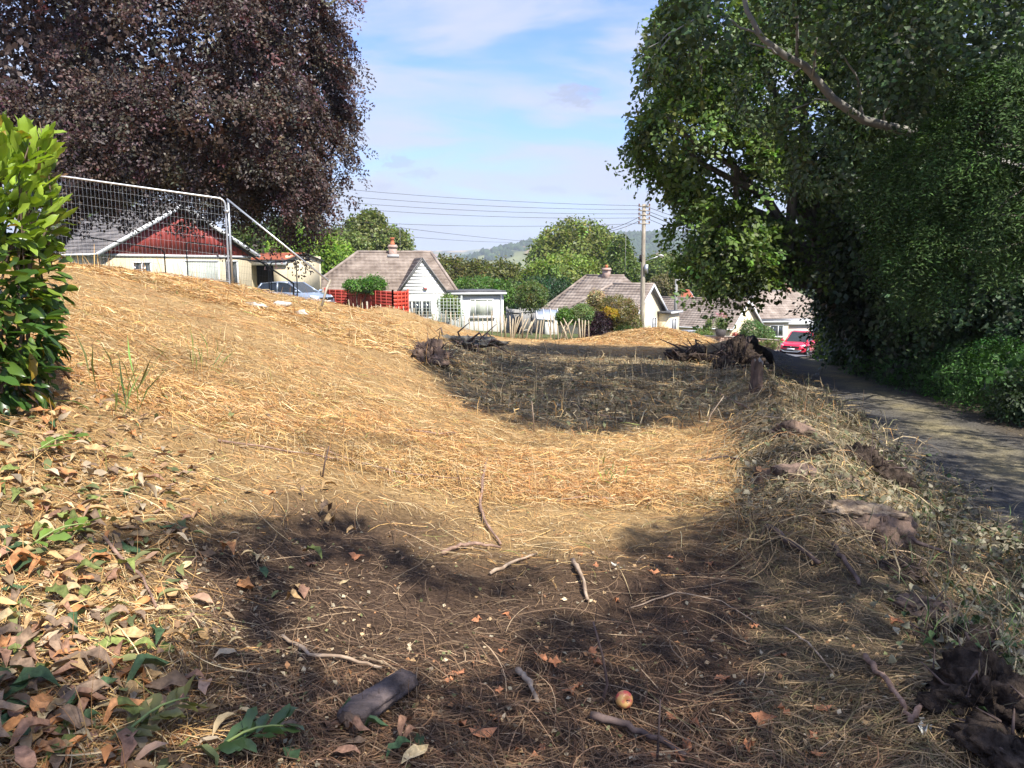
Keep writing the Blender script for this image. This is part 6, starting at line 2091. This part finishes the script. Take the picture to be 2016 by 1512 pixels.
for k, (px, py, rr_, lb) in enumerate(((1600, 905, .16, 'brown soil clod left of the hollow root clump'), (1660, 955, .12, 'brown soil clod between the low stump and the hollow root clump'), (1770, 1130, .13, 'soil clod on the ridge below the large stump'),
                                      (1825, 1205, .12, 'soil clod half way down the ridge'), (1880, 1270, .15, 'soil clod just above the black peaty clump'), (1560, 860, .2, 'earthy lump at the start of the ridge'))):
    clod('soil_clod', lb, G(px, py), rr_, rr_ * .8, rr_ * .55, .35, 70 + k, M_stump if k % 2 else M_peat, cat='soil clod', twigs=16)
# fallen log beside the far rootball
a, b = G(1455, 705), G(1518, 720)
lg = thing('fallen_log', 'dark fallen log lying from the far rootball towards the lane', 'log', a)
MB().tube(limb((0, 0, .5), b - a + (0, 0, .14), .03, 7, .02), np.linspace(.2, .1, 7), 12, .08).obj('log', M_logbark, lg, True)
# bark log near the bottom
a, b = G(688, 1440), G(803, 1352)
d_ = b - a
lg = thing('bark_log', 'short dark chunk of bark-covered log lying on the soil', 'log', a)
n_ = 30
tl = np.linspace(0, 1, n_)
pth = d_ * tl[:, None] + np.array([0, 0, 1.]) * (.036 + .004 * np.sin(tl * 6))[:, None]
mb = MB()
NA = 44
ang = np.linspace(0, 2 * np.pi, NA, endpoint=False)
fur = [np.convolve(np.tile(rng.normal(size=NA), 3), [.3, .5, .3], 'same')[NA:2 * NA] for _ in range(5)]
u_ = unit(d_)
sd = unit(np.cross(u_, (0, 0, 1)))
upv_ = np.cross(sd, u_)
Vl = []
for i in range(n_):
    q_ = tl[i] * 3.999
    f0 = fur[int(q_)] * (1 - q_ % 1) + fur[int(q_) + 1] * (q_ % 1)
    k = .046 * (1 + .10 * math.sin(3 * tl[i] + 1)) * (1 + .15 * f0 + .03 * rng.normal(size=NA)) * (.82 if i in (0, n_ - 1) else 1)
    Vl.append(pth[i] + (np.cos(ang) * k * 1.1)[:, None] * sd + (np.sin(ang) * k * .85)[:, None] * upv_)
Vl = np.concatenate(Vl)
fl = [(i * NA + j, i * NA + (j + 1) % NA, (i + 1) * NA + (j + 1) % NA, (i + 1) * NA + j) for i in range(n_ - 1) for j in range(NA)]
link('bark', new_mesh('bark', Vl, [np.asarray(fl)], M_logbark, False), lg)
for i0, nm_ in ((0, 'broken_end'), (n_ - 1, 'broken_end')):
    ring = Vl[i0 * NA:(i0 + 1) * NA]
    c_ = ring.mean(0)
    link(nm_, new_mesh(nm_, np.concatenate([ring * .97 + c_ * .03, [c_ + u_ * (.02 if i0 else -.02)]]), [np.asarray([(j, (j + 1) % NA, NA) for j in range(NA)])], M_stump), lg)
# apple
ga = G(1228, 1392)
ap = thing('apple', 'small yellow and red windfall apple on the dark soil', 'apple', ga + (0, 0, .031))
v_ = np.linspace(0, np.pi, 18)
prof = [(.033 * math.sin(q) * (1 + .08 * math.cos(q)), .030 * math.cos(q) - .012 * math.exp(-(q / .35) ** 2) + .007 * math.exp(-((np.pi - q) / .3) ** 2)) for q in v_]
nu = 22
Va = np.array([[max(r_, .0006) * math.cos(w), max(r_, .0006) * math.sin(w), z_] for r_, z_ in prof for w in np.linspace(0, 2 * np.pi, nu, endpoint=False)])
fa = [(i * nu + j, (i + 1) * nu + j, (i + 1) * nu + (j + 1) % nu, i * nu + (j + 1) % nu) for i in range(17) for j in range(nu)]
M_apple = mat('apple_skin', (.62, .36, .12), .4, var=(.50, .09, .07), scale=28, detail=3, jitter=.1, lohi=(.42, .6))
fr = link('fruit', new_mesh('fruit', Va, [np.asarray(fa)], M_apple, True), ap)
fr.rotation_euler = (1.2, .2, .3)
s_ = MB().tube([(0, 0, .014), (.002, 0, .026), (.005, 0, .034)], .0018, 6).obj('stalk', M_stickd, fr)
mb = MB()
for k in range(5):
    w = k * 2 * math.pi / 5
    mb.tube([(.003 * math.cos(w), .003 * math.sin(w), -.024), (.008 * math.cos(w), .008 * math.sin(w), -.027), (.009 * math.cos(w + .4), .009 * math.sin(w + .4), -.031)], [.002, .0016, .0005], 4)
mb.obj('calyx', M_stickd, fr)
# laurel sprigs on the ground
for (px, py, lb, n, c, ln) in ((425, 1490, 'cut laurel sprig with green leaves at the bottom edge', 13, (.075, .13, .05), .2), (60, 1085, 'cut laurel sprig with bright green leaves in the sun', 9, (.17, .27, .05), .22), (240, 1465, 'cut laurel sprig with bronze and green leaves at the lower left', 12, (.13, .13, .045), .2),
                               (70, 900, 'green laurel cutting under the hedge', 9, (.14, .22, .045), .22)):
    g0 = G(px, py)
    t = thing('laurel_sprig', lb, 'sprig', g0, 0, 'cut laurel sprigs')
    th = rng.uniform(.3, 1.4)
    dd_ = np.array([math.cos(th), math.sin(th), .18])
    stp = np.stack([dd_ * ln * q + (0, 0, .02 + .03 * math.sin(q * 3)) for q in np.linspace(0, 1, 6)])
    MB().tube(stp, np.linspace(.005, .0025, 6), 6).obj('stem', mat('green_stem', (.22, .28, .08), .6, jitter=.2), t)
    for k in range(n):
        q = (k + .5) / n
        pos = dd_ * ln * q + (0, 0, .03)
        a_ = th + (1 if k % 2 else -1) * rng.uniform(.6, 1.3)
        ax_ = np.array([math.cos(a_), math.sin(a_), rng.uniform(-.05, .35)])
        l = link('leaf', lmesh[k % 4], t)
        orient(l, pos, ax_, unit(rnd(1)[0] * .3 + (0, 0, 1)), rng.uniform(.65, .95))
        l.color = (*(np.asarray(c) * rng.uniform(.7, 1.3)), 1)
# grass tufts
M_grass = mat('grass_blade', attr=True, rough=.5, spec=.4, trans=.3, jitter=.15)
for (px, py, n, ln, lb) in ((250, 828, 26, .32, 'green grass tuft growing through the straw near the hedge'), (1190, 940, 8, .1, 'tiny green seedling in the lit straw'), (860, 640, 24, .3, 'pale green weed at the far edge of the plot'), (405, 745, 20, .25, 'withered weed on the straw slope'),
                            (1210, 960, 8, .1, 'small green clover sprout in the straw')):
    g0 = G(px, py)
    V1, F1, s1 = sprays(g0 + rnd(n) * (.05, .05, 0), unit(rnd(n) * (.55, .55, .1) + (0, 0, 1)), ln, 1, ln * 1.1, .012, 0, .1, out=.0)
    o = link('grass_tuft', new_mesh('grass_tuft', V1 - g0, [F1], M_grass, False, leafcol((.16, .22, .05), s1)), None, g0)
    tag(o, lb, 'plant')
# pale scraps near the crest
for px, py, w, lb in ((505, 604, .16, 'pale plastic scrap on the crest, left one of three'), (548, 603, .2, 'white plastic scrap on the crest below the brace'), (592, 618, .15, 'pale plastic scrap on the slope, right one of three')):
    g0 = G(px, py)
    v, f = lump(w, w * .4, .07, .5, int(px), 18, 8)
    tag(link('plastic_scrap', new_mesh('plastic_scrap', v, [f], mat('dirty_white_plastic', (.5, .45, .38), .7, jitter=.3, scale=9)), None, g0), lb, 'scrap')
